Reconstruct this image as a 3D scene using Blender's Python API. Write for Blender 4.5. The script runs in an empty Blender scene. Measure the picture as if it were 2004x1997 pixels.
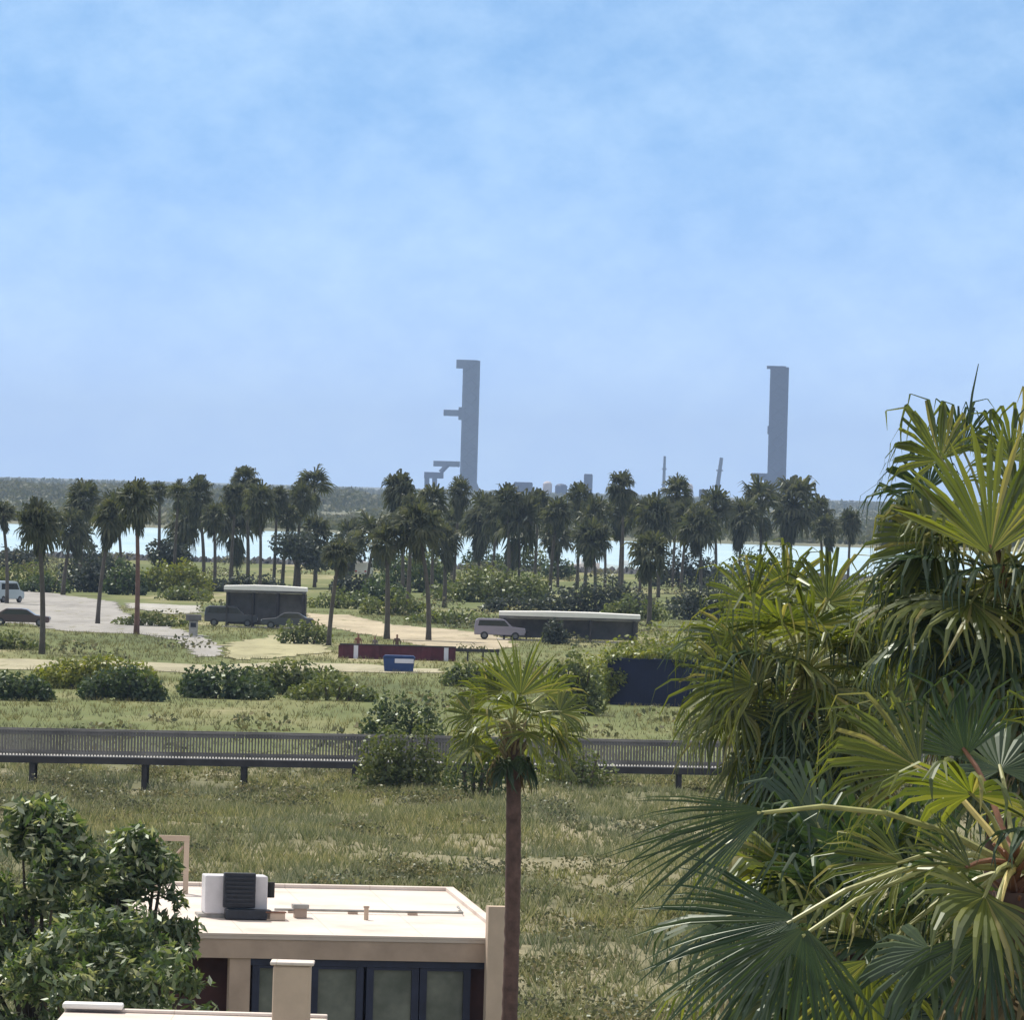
import bpy, bmesh, math, random
import numpy as np
from mathutils import Vector, Matrix

SC = bpy.context.scene
COL = SC.collection
rng = np.random.default_rng(11)
random.seed(5)
R = math.radians
PX = 7.0e-5          # radians per photograph pixel
H = 13.0             # eye height above the park
EYE_Y = 950.0        # eye level in the middle of the picture
ROLL = R(1.6)
CX, CY = 1002.0, 998.5

# ------------------------------------------------------------------ camera
pitch = (CY - EYE_Y) * PX
f = Vector((0, math.cos(pitch), -math.sin(pitch)))
r0 = Vector((1, 0, 0)); u0 = r0.cross(f)
rr = (r0 * math.cos(ROLL) + u0 * math.sin(ROLL)).normalized()
uu = (u0 * math.cos(ROLL) - r0 * math.sin(ROLL)).normalized()
CAM = Vector((0, 0, H))
cam_d = bpy.data.cameras.new('camera'); cam = bpy.data.objects.new('camera', cam_d); COL.objects.link(cam)
M = Matrix((rr, uu, -f)).transposed().to_4x4(); M.translation = CAM
cam.matrix_world = M
cam_d.sensor_width = 36; cam_d.lens = 36 / (2004 * PX)
cam_d.clip_start = 1; cam_d.clip_end = 60000
SC.camera = cam

def ray(px, py):
    return f + rr * ((px - CX) * PX) - uu * ((py - CY) * PX)
def P(px, py, D):                    # the point seen at a pixel at distance D (along y)
    d = ray(px, py); return CAM + d * (D / d.y)
def at(px, py, z=0.0):               # the point of the plane z seen at a pixel
    d = ray(px, py); return CAM + d * ((z - H) / d.z)

# ------------------------------------------------------------------ materials
def nodes(m):
    m.use_nodes = True
    nt = m.node_tree; nt.nodes.clear()
    out = nt.nodes.new('ShaderNodeOutputMaterial')
    return nt, out
def N(nt, t, **kw):
    n = nt.nodes.new(t)
    for k, v in kw.items():
        setattr(n, k, v)
    return n
def ramp(nt, fac, stops):
    c = N(nt, 'ShaderNodeValToRGB'); nt.links.new(fac, c.inputs[0])
    e = c.color_ramp.elements
    while len(e) < len(stops): e.new(0.5)
    for i, (p, col) in enumerate(stops):
        e[i].position = p; e[i].color = (*col, 1)
    return c.outputs[0]
def noise(nt, scale, detail=4, rough=.55, vec=None, dim='3D'):
    n = N(nt, 'ShaderNodeTexNoise'); n.inputs['Scale'].default_value = scale
    n.inputs['Detail'].default_value = detail; n.inputs['Roughness'].default_value = rough
    if vec is not None: nt.links.new(vec, n.inputs['Vector'])
    return n.outputs[0]
def mixc(nt, fac, a, b, mode='MIX'):
    m = N(nt, 'ShaderNodeMix', data_type='RGBA', blend_type=mode)
    for s, v in ((m.inputs[0], fac), (m.inputs[6], a), (m.inputs[7], b)):
        if isinstance(v, (int, float)): s.default_value = v
        elif isinstance(v, tuple): s.default_value = (*v, 1)
        else: nt.links.new(v, s)
    return m.outputs[2]
def position(nt):
    g = N(nt, 'ShaderNodeNewGeometry'); return g.outputs['Position']

def mat_solid(name, col, rough=.6, var=.25, scale=3.0, metal=0.0, spec=.4, bump=0.0):
    m = bpy.data.materials.new(name); nt, out = nodes(m)
    b = N(nt, 'ShaderNodeBsdfPrincipled')
    tc = N(nt, 'ShaderNodeTexCoord')
    nz = noise(nt, scale, 6, .6, tc.outputs['Object'])
    lo = tuple(max(0, c * (1 - var)) for c in col); hi = tuple(min(1, c * (1 + var)) for c in col)
    nt.links.new(ramp(nt, nz, [(.3, lo), (.7, hi)]), b.inputs['Base Color'])
    b.inputs['Roughness'].default_value = rough; b.inputs['Metallic'].default_value = metal
    b.inputs['Specular IOR Level'].default_value = spec
    if bump:
        bp = N(nt, 'ShaderNodeBump'); bp.inputs['Strength'].default_value = bump
        nt.links.new(noise(nt, scale * 6, 5, .6, tc.outputs['Object']), bp.inputs['Height'])
        nt.links.new(bp.outputs[0], b.inputs['Normal'])
    nt.links.new(b.outputs[0], out.inputs[0]); return m

def mat_leaf(name, cols, trans=.35, gloss=.08, patch=.0, rough=.4, tint=(1.4, 1.45, .7)):
    """leaves: colour varies leaf by leaf, light shines through"""
    m = bpy.data.materials.new(name); nt, out = nodes(m)
    g = N(nt, 'ShaderNodeNewGeometry')
    n = len(cols)
    col = ramp(nt, g.outputs['Random Per Island'], [(i / max(1, n - 1), c) for i, c in enumerate(cols)])
    if patch:
        nz = noise(nt, patch, 3, .5, g.outputs['Position'])
        col = mixc(nt, ramp(nt, nz, [(.35, (0, 0, 0)), (.65, (1, 1, 1))]), col, mixc(nt, 1.0, col, (1.45, 1.3, .9), 'MULTIPLY'))
    d = N(nt, 'ShaderNodeBsdfDiffuse'); nt.links.new(col, d.inputs[0])
    t = N(nt, 'ShaderNodeBsdfTranslucent'); nt.links.new(mixc(nt, 1.0, col, tint, 'MULTIPLY'), t.inputs[0])
    mx = N(nt, 'ShaderNodeMixShader'); mx.inputs[0].default_value = trans
    nt.links.new(d.outputs[0], mx.inputs[1]); nt.links.new(t.outputs[0], mx.inputs[2])
    gl = N(nt, 'ShaderNodeBsdfGlossy'); gl.inputs['Roughness'].default_value = rough
    gl.inputs['Color'].default_value = (.8, .85, .8, 1)
    m2 = N(nt, 'ShaderNodeMixShader'); m2.inputs[0].default_value = gloss
    nt.links.new(mx.outputs[0], m2.inputs[1]); nt.links.new(gl.outputs[0], m2.inputs[2])
    nt.links.new(m2.outputs[0], out.inputs[0]); return m

MT = {}
MT['fan'] = mat_leaf('fan_leaf', [(.060, .082, .022), (.105, .130, .024), (.155, .175, .028), (.20, .205, .045), (.27, .235, .09)], .5, .05)
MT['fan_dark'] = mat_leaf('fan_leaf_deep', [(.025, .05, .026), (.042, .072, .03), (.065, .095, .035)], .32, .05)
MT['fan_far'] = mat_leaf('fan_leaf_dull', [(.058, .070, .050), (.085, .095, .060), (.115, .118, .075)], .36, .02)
MT['thatch'] = mat_leaf('dry_thatch', [(.16, .12, .065), (.24, .19, .11), (.32, .26, .16)], .2, .03)
MT['petiole'] = mat_solid('petiole', (.30, .30, .11), .45, .35, 4)
MT['petiole_brown'] = mat_solid('petiole_brown', (.20, .09, .05), .5, .4, 4)
MT['petiole_yellow'] = mat_solid('petiole_yellow', (.62, .50, .18), .45, .25, 4)
MT['bark'] = mat_solid('palm_bark', (.105, .062, .052), .9, .4, 5, bump=.5)
MT['bark_far'] = mat_solid('palm_bark_grey', (.085, .075, .065), .9, .3, 2)
MT['bark_red'] = mat_solid('palm_bark_red', (.15, .085, .07), .9, .3, 2)
MT['wood_bark'] = mat_solid('wood_bark', (.09, .07, .05), .9, .3, 3)
MT['seagrape'] = mat_leaf('broad_leaf', [(.036, .066, .028), (.06, .10, .036), (.095, .14, .05), (.15, .185, .08), (.42, .42, .30)], .42, .07, rough=.45)
MT['shrub_dark'] = mat_leaf('shrub_leaf_dark', [(.030, .056, .028), (.048, .078, .034), (.075, .105, .045)], .3, .05, patch=.5)
MT['shrub_mid'] = mat_leaf('shrub_leaf_mid', [(.060, .088, .036), (.095, .122, .046), (.135, .155, .065)], .34, .04, patch=.4)
MT['shrub_yellow'] = mat_leaf('shrub_leaf_yellow', [(.085, .115, .03), (.14, .17, .04), (.21, .22, .06)], .38, .04, patch=.4)
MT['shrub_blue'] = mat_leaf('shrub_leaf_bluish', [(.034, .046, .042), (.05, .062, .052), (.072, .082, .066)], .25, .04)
MT['grass'] = mat_leaf('dune_grass_blade', [(.095, .122, .065), (.145, .17, .095), (.22, .232, .15), (.36, .345, .26)], .28, .02, patch=.1, tint=(1.15, 1.2, .95))
MT['scrub'] = mat_leaf('dune_scrub_leaf', [(.045, .058, .034), (.075, .088, .048), (.125, .13, .08), (.19, .175, .125)], .28, .03, patch=.2, tint=(1.1, 1.1, .85))
MT['park_grass'] = mat_leaf('park_grass_blade', [(.105, .125, .065), (.155, .16, .085), (.24, .22, .13)], .22, .02, patch=.08, tint=(1.1, 1.1, .85))
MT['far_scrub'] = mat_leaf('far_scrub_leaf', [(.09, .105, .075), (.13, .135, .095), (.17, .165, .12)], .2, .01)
def mat_roof():
    m = bpy.data.materials.new('white_roof_coating'); nt, out = nodes(m)
    b = N(nt, 'ShaderNodeBsdfPrincipled'); b.inputs['Roughness'].default_value = .75
    tc = N(nt, 'ShaderNodeTexCoord'); o = tc.outputs['Object']
    c = ramp(nt, noise(nt, .55, 7, .62, o), [(.30, (.50, .41, .36)), (.45, (.60, .515, .46)), (.65, (.66, .585, .53))])
    sp = N(nt, 'ShaderNodeTexBrick'); sp.offset = 0; sp.inputs['Scale'].default_value = 1.0
    sp.inputs['Brick Width'].default_value = 1.9; sp.inputs['Row Height'].default_value = 3.1; sp.inputs['Mortar Size'].default_value = .012
    sp.inputs['Color1'].default_value = sp.inputs['Color2'].default_value = (1, 1, 1, 1); sp.inputs['Mortar'].default_value = (.80, .78, .76, 1)
    nt.links.new(o, sp.inputs[0])
    c = mixc(nt, 1.0, c, sp.outputs[0], 'MULTIPLY')
    c = mixc(nt, ramp(nt, noise(nt, 2.6, 6, .7, o), [(.60, (0, 0, 0)), (.76, (.5, .5, .5))]), c, (.36, .30, .26))
    nt.links.new(c, b.inputs['Base Color'])
    bp = N(nt, 'ShaderNodeBump'); bp.inputs['Strength'].default_value = .15; nt.links.new(noise(nt, 7, 5, .6, o), bp.inputs['Height']); nt.links.new(bp.outputs[0], b.inputs['Normal'])
    nt.links.new(b.outputs[0], out.inputs[0]); return m
MT['roof_white'] = mat_roof()
MT['stucco'] = mat_solid('tan_stucco', (.40, .305, .245), .9, .16, 1.3, bump=.2)
MT['stucco_light'] = mat_solid('beige_stucco', (.52, .41, .32), .9, .14, 1.3, bump=.2)
MT['white_paint'] = mat_solid('white_paint', (.80, .79, .76), .5, .06, 1)
MT['navy'] = mat_solid('navy_trim', (.018, .022, .05), .4, .3, 2)
MT['shadow_wall'] = mat_solid('shadow_wall', (.06, .025, .025), .8, .3, 2)  # recessed house wall, its red-brown shadow put into the colour
MT['unit_dark'] = mat_solid('dark_grille', (.018, .022, .032), .5, .3, 8)
MT['unit_white'] = mat_solid('unit_enamel', (.60, .59, .62), .45, .12, 2)
MT['metal_grey'] = mat_solid('galvanised', (.33, .32, .30), .5, .2, 4, metal=.3)
MT['weathered'] = mat_solid('weathered_wood', (.165, .158, .158), .9, .45, .5, bump=.2)
MT['weathered_light'] = mat_solid('weathered_wood_pale', (.38, .37, .36), .85, .25, .7)
MT['post_dark'] = mat_solid('dark_post', (.05, .047, .05), .9, .3, 1)
MT['rubber'] = mat_solid('tyre_rubber', (.02, .02, .02), .8, .2)
MT['chrome'] = mat_solid('wheel_metal', (.16, .16, .17), .35, .1, metal=.8)
MT['lamp_glass'] = mat_solid('lamp_glass', (.6, .6, .58), .2, .1)
MT['red_glass'] = mat_solid('tail_lamp', (.35, .02, .02), .2, .1)
MT['car_glass'] = mat_solid('car_glass', (.02, .025, .03), .08, .1, spec=.8)
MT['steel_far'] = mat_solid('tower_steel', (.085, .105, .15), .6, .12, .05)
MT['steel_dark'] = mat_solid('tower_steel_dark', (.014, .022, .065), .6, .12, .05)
MT['concrete'] = mat_solid('concrete', (.42, .40, .37), .9, .15, .2)
MT['rock'] = mat_solid('jetty_rock', (.055, .058, .065), .9, .4, .3)
MT['container'] = mat_solid('navy_steel', (.006, .012, .05), .6, .2, .6)
MT['blue_bin'] = mat_solid('blue_plastic', (.015, .045, .16), .5, .2, 1)
MT['label_white'] = mat_solid('pale_panel', (.62, .62, .72), .5, .1, 1)
MT['paleblue'] = mat_solid('pale_blue_paint', (.45, .55, .60), .5, .1, 1)
def mat_pane():
    m = bpy.data.materials.new('window_pane'); nt, out = nodes(m)
    b = N(nt, 'ShaderNodeBsdfPrincipled')
    nt.links.new(ramp(nt, noise(nt, 1.6, 4, .6, N(nt, 'ShaderNodeTexCoord').outputs['Object']), [(.3, (.06, .075, .07)), (.7, (.15, .165, .15))]), b.inputs['Base Color'])
    b.inputs['Roughness'].default_value = .15; b.inputs['Specular IOR Level'].default_value = .7
    nt.links.new(b.outputs[0], out.inputs[0]); return m
MT['pane'] = mat_pane()
def car_paint(name, col):
    m = bpy.data.materials.new(name); nt, out = nodes(m)
    b = N(nt, 'ShaderNodeBsdfPrincipled')
    nt.links.new(ramp(nt, noise(nt, 2, 3), [(.3, tuple(c * .85 for c in col)), (.7, col)]), b.inputs['Base Color'])
    b.inputs['Roughness'].default_value = .3; b.inputs['Coat Weight'].default_value = .6
    nt.links.new(b.outputs[0], out.inputs[0]); return m

# ------------------------------------------------------------------ mesh builder
class MB:
    def __init__(s): s.v = []; s.f = []; s.n = 0
    def add(s, verts, faces):
        s.v.extend([tuple(v) for v in verts]); k = s.n
        s.f.extend([tuple(i + k for i in fc) for fc in faces]); s.n += len(verts)
    def box(s, a, b, m=None):
        (x0, y0, z0), (x1, y1, z1) = a, b
        vs = [Vector(v) for v in ((x0,y0,z0),(x1,y0,z0),(x1,y1,z0),(x0,y1,z0),(x0,y0,z1),(x1,y0,z1),(x1,y1,z1),(x0,y1,z1))]
        if m is not None: vs = [m @ v for v in vs]
        s.add(vs, [(0,3,2,1),(4,5,6,7),(0,1,5,4),(1,2,6,5),(2,3,7,6),(3,0,4,7)]); return s
    def tube(s, pts, rad, n=8, cap=True):
        pts = [Vector(p) for p in pts]; k = s.n; L = len(pts)
        rads = rad if isinstance(rad, (list, tuple)) else [rad] * L
        vs = []
        for i, p in enumerate(pts):
            t = (pts[min(i + 1, L - 1)] - pts[max(i - 1, 0)]).normalized()
            a = Vector((1, 0, 0)) if abs(t.x) < .8 else Vector((0, 1, 0))
            u = t.cross(a).normalized(); w = t.cross(u)
            for j in range(n):
                q = 2 * math.pi * j / n
                vs.append(p + (u * math.cos(q) + w * math.sin(q)) * rads[i])
        fs = []
        for i in range(L - 1):
            for j in range(n):
                j2 = (j + 1) % n
                fs.append((i*n+j, i*n+j2, (i+1)*n+j2, (i+1)*n+j))
        if cap: fs += [tuple(range(n))[::-1], tuple((L-1)*n + j for j in range(n))]
        s.add(vs, fs); return s
    def prism(s, poly, y0, y1):      # polygon in xz extruded along y
        n = len(poly)
        vs = [(x, y0, z) for x, z in poly] + [(x, y1, z) for x, z in poly]
        fs = [tuple(range(n)), tuple(range(2*n-1, n-1, -1))] + [(i, i+n, (i+1) % n + n, (i+1) % n) for i in range(n)]
        s.add(vs, fs); return s
    def blob(s, c, rad, sub=1, rough=.25, seed=0):
        bm = bmesh.new(); bmesh.ops.create_icosphere(bm, subdivisions=sub, radius=1)
        g = np.random.default_rng(seed)
        vs = []
        for v in bm.verts:
            k = 1 + (g.random() - .5) * 2 * rough
            vs.append((c[0] + v.co.x * rad[0] * k, c[1] + v.co.y * rad[1] * k, c[2] + v.co.z * rad[2] * k))
        s.add(vs, [tuple(x.index for x in fc.verts) for fc in bm.faces]); bm.free(); return s
    def mesh(s, name):
        me = bpy.data.meshes.new(name); me.from_pydata(s.v, [], s.f); me.update(); return me
    def build(s, name, mat, parent=None, smooth=False, bevel=0):
        me = s.mesh(name); me.materials.append(mat)
        bm = bmesh.new(); bm.from_mesh(me); bmesh.ops.recalc_face_normals(bm, faces=bm.faces); bm.to_mesh(me); bm.free()
        if smooth: me.polygons.foreach_set('use_smooth', [True] * len(me.polygons))
        o = bpy.data.objects.new(name, me); COL.objects.link(o)
        if parent is not None: o.parent = parent
        if bevel:
            b = o.modifiers.new('bevel', 'BEVEL'); b.width = bevel; b.segments = 2; b.limit_method = 'ANGLE'
        return o

def quads_mesh(name, V, mat, tri=False, parent=None):
    """V: (n,k,3) array of loose faces"""
    n, k, _ = V.shape
    me = bpy.data.meshes.new(name)
    me.vertices.add(n * k); me.vertices.foreach_set('co', V.reshape(-1).astype(np.float32))
    me.loops.add(n * k); me.loops.foreach_set('vertex_index', np.arange(n * k, dtype=np.int32))
    me.polygons.add(n); me.polygons.foreach_set('loop_start', np.arange(0, n * k, k, dtype=np.int32))
    me.update(calc_edges=True); me.validate()
    me.materials.append(mat)
    o = bpy.data.objects.new(name, me); COL.objects.link(o)
    if parent is not None: o.parent = parent
    return o

def tag(o, label=None, cat=None, group=None, kind=None):
    if label: o['label'] = label
    if cat: o['category'] = cat
    if group: o['group'] = group
    if kind: o['kind'] = kind
    return o
def empty(name, loc, rz=0.0):
    o = bpy.data.objects.new(name, None); COL.objects.link(o)
    o.location = loc; o.rotation_euler = (0, 0, rz); o.empty_display_size = .3; return o
def copy_tree(o, parent=None):
    c = o.copy(); COL.objects.link(c); c.parent = parent
    for ch in list(o.children): copy_tree(ch, c)
    return c

# ------------------------------------------------------------------ world, sun, air
SUN_AZ, SUN_EL = R(-42), R(60)       # ahead of the camera and to its left
w = bpy.data.worlds.new('World'); SC.world = w; w.use_nodes = True
nt = w.node_tree; nt.nodes.clear()
wo = N(nt, 'ShaderNodeOutputWorld'); bg = N(nt, 'ShaderNodeBackground')
tc = N(nt, 'ShaderNodeTexCoord')
sep = N(nt, 'ShaderNodeSeparateXYZ'); nt.links.new(tc.outputs['Generated'], sep.inputs[0])
mz = N(nt, 'ShaderNodeMath', operation='MULTIPLY_ADD'); nt.links.new(sep.outputs[2], mz.inputs[0]); mz.inputs[1].default_value = 6.0; mz.inputs[2].default_value = .22
cmb = N(nt, 'ShaderNodeCombineXYZ'); nt.links.new(sep.outputs[0], cmb.inputs[0]); nt.links.new(sep.outputs[1], cmb.inputs[1]); nt.links.new(mz.outputs[0], cmb.inputs[2])
sky = N(nt, 'ShaderNodeTexSky', sky_type='NISHITA'); sky.sun_disc = False
sky.sun_elevation = SUN_EL; sky.sun_rotation = SUN_AZ; sky.air_density = 1.0; sky.dust_density = .6; sky.ozone_density = 1.6
nt.links.new(cmb.outputs[0], sky.inputs[0])
# thin, wide veils of cloud
mp = N(nt, 'ShaderNodeMapping'); mp.inputs['Scale'].default_value = (1, 1, 1.5); mp.inputs['Rotation'].default_value = (0, R(35), 0)
nt.links.new(tc.outputs['Generated'], mp.inputs[0])
n1 = noise(nt, 30, 8, .66, mp.outputs[0]); n2 = noise(nt, 110, 5, .6, mp.outputs[0])
nm_ = N(nt, 'ShaderNodeMath', operation='MULTIPLY_ADD'); nt.links.new(n2, nm_.inputs[0]); nm_.inputs[1].default_value = .6; nt.links.new(n1, nm_.inputs[2])
veil = ramp(nt, nm_.outputs[0], [(.64, (0, 0, 0)), (1.0, (1, 1, 1))])
vm = N(nt, 'ShaderNodeMath', operation='MULTIPLY'); nt.links.new(veil, vm.inputs[0]); vm.inputs[1].default_value = .30
def zmap(a0, a1):
    q = N(nt, 'ShaderNodeMapRange', interpolation_type='SMOOTHSTEP'); q.inputs[1].default_value = a0; q.inputs[2].default_value = a1; nt.links.new(sep.outputs[2], q.inputs[0]); return q.outputs[0]
blue = mixc(nt, 1.0, sky.outputs[0], (.80, 1.06, 1.10), 'MULTIPLY')
pale = mixc(nt, .55, sky.outputs[0], (3.65, 4.85, 7.1))
skyc = mixc(nt, zmap(.0, .062), pale, blue)             # paler towards the horizon
skyc = mixc(nt, vm.outputs[0], skyc, (4.9, 6.3, 7.6))
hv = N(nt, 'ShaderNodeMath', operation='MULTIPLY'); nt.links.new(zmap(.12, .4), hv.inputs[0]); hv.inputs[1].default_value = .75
skyc = mixc(nt, hv.outputs[0], skyc, (5.6, 5.3, 4.9))   # whitish veil added overhead, out of view, to neutralise the fill light
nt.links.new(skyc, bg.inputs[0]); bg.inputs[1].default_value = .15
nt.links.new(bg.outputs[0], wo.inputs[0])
sd = bpy.data.lights.new('sun', 'SUN'); sd.energy = 4.2; sd.angle = R(.5); sd.color = (1, .94, .84)
so = bpy.data.objects.new('sun', sd); COL.objects.link(so)
sdir = Vector((math.sin(SUN_AZ) * math.cos(SUN_EL), math.cos(SUN_AZ) * math.cos(SUN_EL), math.sin(SUN_EL)))
so.rotation_euler = sdir.to_track_quat('Z', 'Y').to_euler(); so.location = (0, 0, 100)
SC.view_settings.view_transform = 'Standard'; SC.view_settings.look = 'None'
SC.view_settings.exposure = 0.2; SC.view_settings.gamma = 1.0
SC.cycles.max_bounces = 6; SC.cycles.diffuse_bounces = 2; SC.cycles.glossy_bounces = 2
SC.cycles.transmission_bounces = 4; SC.cycles.volume_bounces = 0; SC.cycles.transparent_max_bounces = 8
SC.cycles.caustics_reflective = False; SC.cycles.caustics_refractive = False

hz = MB().box((-9500, -300, -4), (9500, 16500, 165)).build('haze', None) if False else None
mb = MB(); mb.box((-9500, -300, -4), (9500, 16500, 165))
hm = bpy.data.materials.new('haze_air'); nt, out = nodes(hm)
pv = N(nt, 'ShaderNodeVolumePrincipled'); pv.inputs['Color'].default_value = (.51, .69, 1.0, 1)
pv.inputs['Density'].default_value = 6.0e-5; pv.inputs['Anisotropy'].default_value = .1
nt.links.new(pv.outputs[0], out.inputs['Volume'])
hz = mb.build('haze', hm); tag(hz, kind='stuff')

# ------------------------------------------------------------------ ground
SHORE_N, SHORE_F = 1112.0, 1880.0
def vnoise(x, y, seed=0):            # cheap smooth value noise
    x = np.asarray(x, float); y = np.asarray(y, float)
    xi = np.floor(x).astype(int); yi = np.floor(y).astype(int); fx = x - xi; fy = y - yi
    fx = fx*fx*(3-2*fx); fy = fy*fy*(3-2*fy)
    def h(a, b):
        k = (a * 374761393 + b * 668265263 + seed * 974711) & 0x7fffffff
        k = ((k ^ (k >> 13)) * 1274126177) & 0x7fffffff
        return (k & 0xffff) / 65535.0
    return (h(xi, yi)*(1-fx)+h(xi+1, yi)*fx)*(1-fy) + (h(xi, yi+1)*(1-fx)+h(xi+1, yi+1)*fx)*fy
def gz(x, y):
    x = np.asarray(x, float); y = np.asarray(y, float)
    k = np.clip((y - 170) / 30, 0, 1) * np.clip((345 - y) / 35, 0, 1)
    d = (vnoise(x / 9, y / 13, 1) - .5) * 1.5 + (vnoise(x / 3.2, y / 4, 2) - .5) * .55
    z = k * d
    ch = np.clip((y - SHORE_N) / 12, 0, 1) * np.clip((SHORE_F - y) / 12, 0, 1)
    return z - 1.6 * ch
def g1(x, y): return float(gz(x, y))
def axis(segs):
    o = []
    for a, b, st in segs:
        o += list(np.arange(a, b, st))
    o.append(segs[-1][1]); return np.array(o)
xs = axis([(-9400, -1000, 600), (-1000, -200, 80), (-200, -60, 10), (-60, 60, 1.0), (60, 200, 10), (200, 1000, 80), (1000, 9400, 600)])
ys = axis([(-200, 140, 20), (140, 360, 1.0), (360, 1083, 12), (1083, 1143, 3), (1143, 1842, 54), (1842, 1902, 3), (1902, 4000, 80), (4000, 16000, 500)])
X, Y = np.meshgrid(xs, ys); Z = gz(X, Y)
nx, ny = len(xs), len(ys)
V = np.stack([X, Y, Z], -1).reshape(-1, 3)
ii = (np.arange(ny - 1)[:, None] * nx + np.arange(nx - 1)[None]).reshape(-1)
F = np.stack([ii, ii + 1, ii + nx + 1, ii + nx], -1)
me = bpy.data.meshes.new('ground'); me.from_pydata(V.tolist(), [], F.tolist()); me.update()
me.polygons.foreach_set('use_smooth', [True] * len(me.polygons))
gm = bpy.data.materials.new('ground_cover'); nt, out = nodes(gm)
pos = position(nt); sp = N(nt, 'ShaderNodeSeparateXYZ'); nt.links.new(pos, sp.inputs[0])
b = N(nt, 'ShaderNodeBsdfPrincipled'); b.inputs['Roughness'].default_value = .95; b.inputs['Specular IOR Level'].default_value = .1
def mapped(scale):
    m_ = N(nt, 'ShaderNodeMapping'); m_.inputs['Scale'].default_value = scale; nt.links.new(pos, m_.inputs[0]); return m_.outputs[0]
dune = ramp(nt, noise(nt, .18, 8, .68, mapped((1, .45, 1))), [(.30, (.08, .085, .05)), (.45, (.15, .148, .085)), (.56, (.23, .21, .135)), (.70, (.33, .29, .20))])
park = ramp(nt, noise(nt, .05, 8, .68, mapped((1, .25, 1))), [(.30, (.075, .095, .04)), (.48, (.13, .15, .06)), (.58, (.19, .19, .09)), (.70, (.40, .35, .23))])
farl = ramp(nt, noise(nt, .012, 8, .65, mapped((1, .15, 1))), [(.30, (.10, .115, .08)), (.50, (.15, .155, .11)), (.70, (.22, .205, .15))])
def step(a, bb):
    mr = N(nt, 'ShaderNodeMapRange'); mr.inputs[1].default_value = a; mr.inputs[2].default_value = bb; nt.links.new(sp.outputs[1], mr.inputs[0]); return mr.outputs[0]
c = mixc(nt, step(325, 350), dune, park); c = mixc(nt, step(1130, 1190), c, farl)
nt.links.new(c, b.inputs['Base Color'])
bp = N(nt, 'ShaderNodeBump'); bp.inputs['Strength'].default_value = .6; bp.inputs['Distance'].default_value = .15
nt.links.new(noise(nt, 2.2, 6, .6), bp.inputs['Height']); nt.links.new(bp.outputs[0], b.inputs['Normal'])
nt.links.new(b.outputs[0], out.inputs[0])
me.materials.append(gm)
go = bpy.data.objects.new('ground', me); COL.objects.link(go); tag(go, kind='structure')

# the channel
wm = bpy.data.materials.new('channel_water'); nt, out = nodes(wm)
b = N(nt, 'ShaderNodeBsdfPrincipled'); b.inputs['Roughness'].default_value = .22
pos = position(nt)
mp = N(nt, 'ShaderNodeMapping'); mp.inputs['Scale'].default_value = (1, .2, 1); nt.links.new(pos, mp.inputs[0])
nt.links.new(ramp(nt, noise(nt, .05, 5, .6, mp.outputs[0]), [(.3, (.44, .60, .66)), (.7, (.58, .72, .75))]), b.inputs['Base Color'])
bp = N(nt, 'ShaderNodeBump'); bp.inputs['Strength'].default_value = .5; bp.inputs['Distance'].default_value = .4
nt.links.new(noise(nt, .6, 4, .6, pos), bp.inputs['Height']); nt.links.new(bp.outputs[0], b.inputs['Normal'])
nt.links.new(b.outputs[0], out.inputs[0])
mb = MB(); mb.add([(-9300, SHORE_N - 2, -.55), (9300, SHORE_N - 2, -.55), (9300, SHORE_F + 2, -.55), (-9300, SHORE_F + 2, -.55)], [(0, 1, 2, 3)])
tag(mb.build('water', wm), kind='structure')

# roads and sandy tracks, flat sheets laid on the park
SHEETS = []
def mat_track(name, col):
    m = bpy.data.materials.new(name); nt, out = nodes(m); pos = position(nt)
    b = N(nt, 'ShaderNodeBsdfPrincipled'); b.inputs['Roughness'].default_value = .95; b.inputs['Specular IOR Level'].default_value = .1
    m1 = N(nt, 'ShaderNodeMapping'); m1.inputs['Scale'].default_value = (1, .22, 1); m1.inputs['Rotation'].default_value = (0, 0, .35); nt.links.new(pos, m1.inputs[0])
    c = ramp(nt, noise(nt, .22, 8, .7, m1.outputs[0]), [(.3, tuple(x * .66 for x in col)), (.52, col), (.72, tuple(min(1, x * 1.22) for x in col))])
    worn = ramp(nt, noise(nt, .5, 6, .7, m1.outputs[0]), [(.57, (0, 0, 0)), (.66, (.8, .8, .8))])
    c = mixc(nt, worn, c, (.17, .165, .09))
    nt.links.new(c, b.inputs['Base Color']); nt.links.new(b.outputs[0], out.inputs[0]); return m
def sheet(name, pix, col, z, var=.12):
    pts = [at(x, y, z) for x, y in pix]; SHEETS.append([(p.x, p.y) for p in pts])
    fine = []; gj = np.random.default_rng(len(SHEETS))
    for i in range(len(pts)):
        p, q = pts[i], pts[(i + 1) % len(pts)]; k = max(1, int((q - p).length / 2.2))
        for j in range(k): fine.append(p.lerp(q, j / k) + Vector((gj.normal() * .35, gj.normal() * 1.3, 0)))
    pts = fine
    mb = MB(); mb.add(pts, [tuple(range(len(pts)))])
    m = mat_track(name + '_surface', col)
    o = mb.build(name, m); tag(o, kind='structure')
    if o.data.polygons[0].normal.z < 0: o.data.flip_normals()
    return o
sheet('road', [(-60, 1148), (60, 1156), (150, 1168), (228, 1178), (236, 1196), (285, 1213), (345, 1231), (402, 1247), (436, 1264), (434, 1284), (386, 1287), (370, 1268),
               (340, 1252), (280, 1241), (190, 1239), (105, 1233), (60, 1222), (-60, 1216)], (.30, .29, .275), .03)
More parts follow.
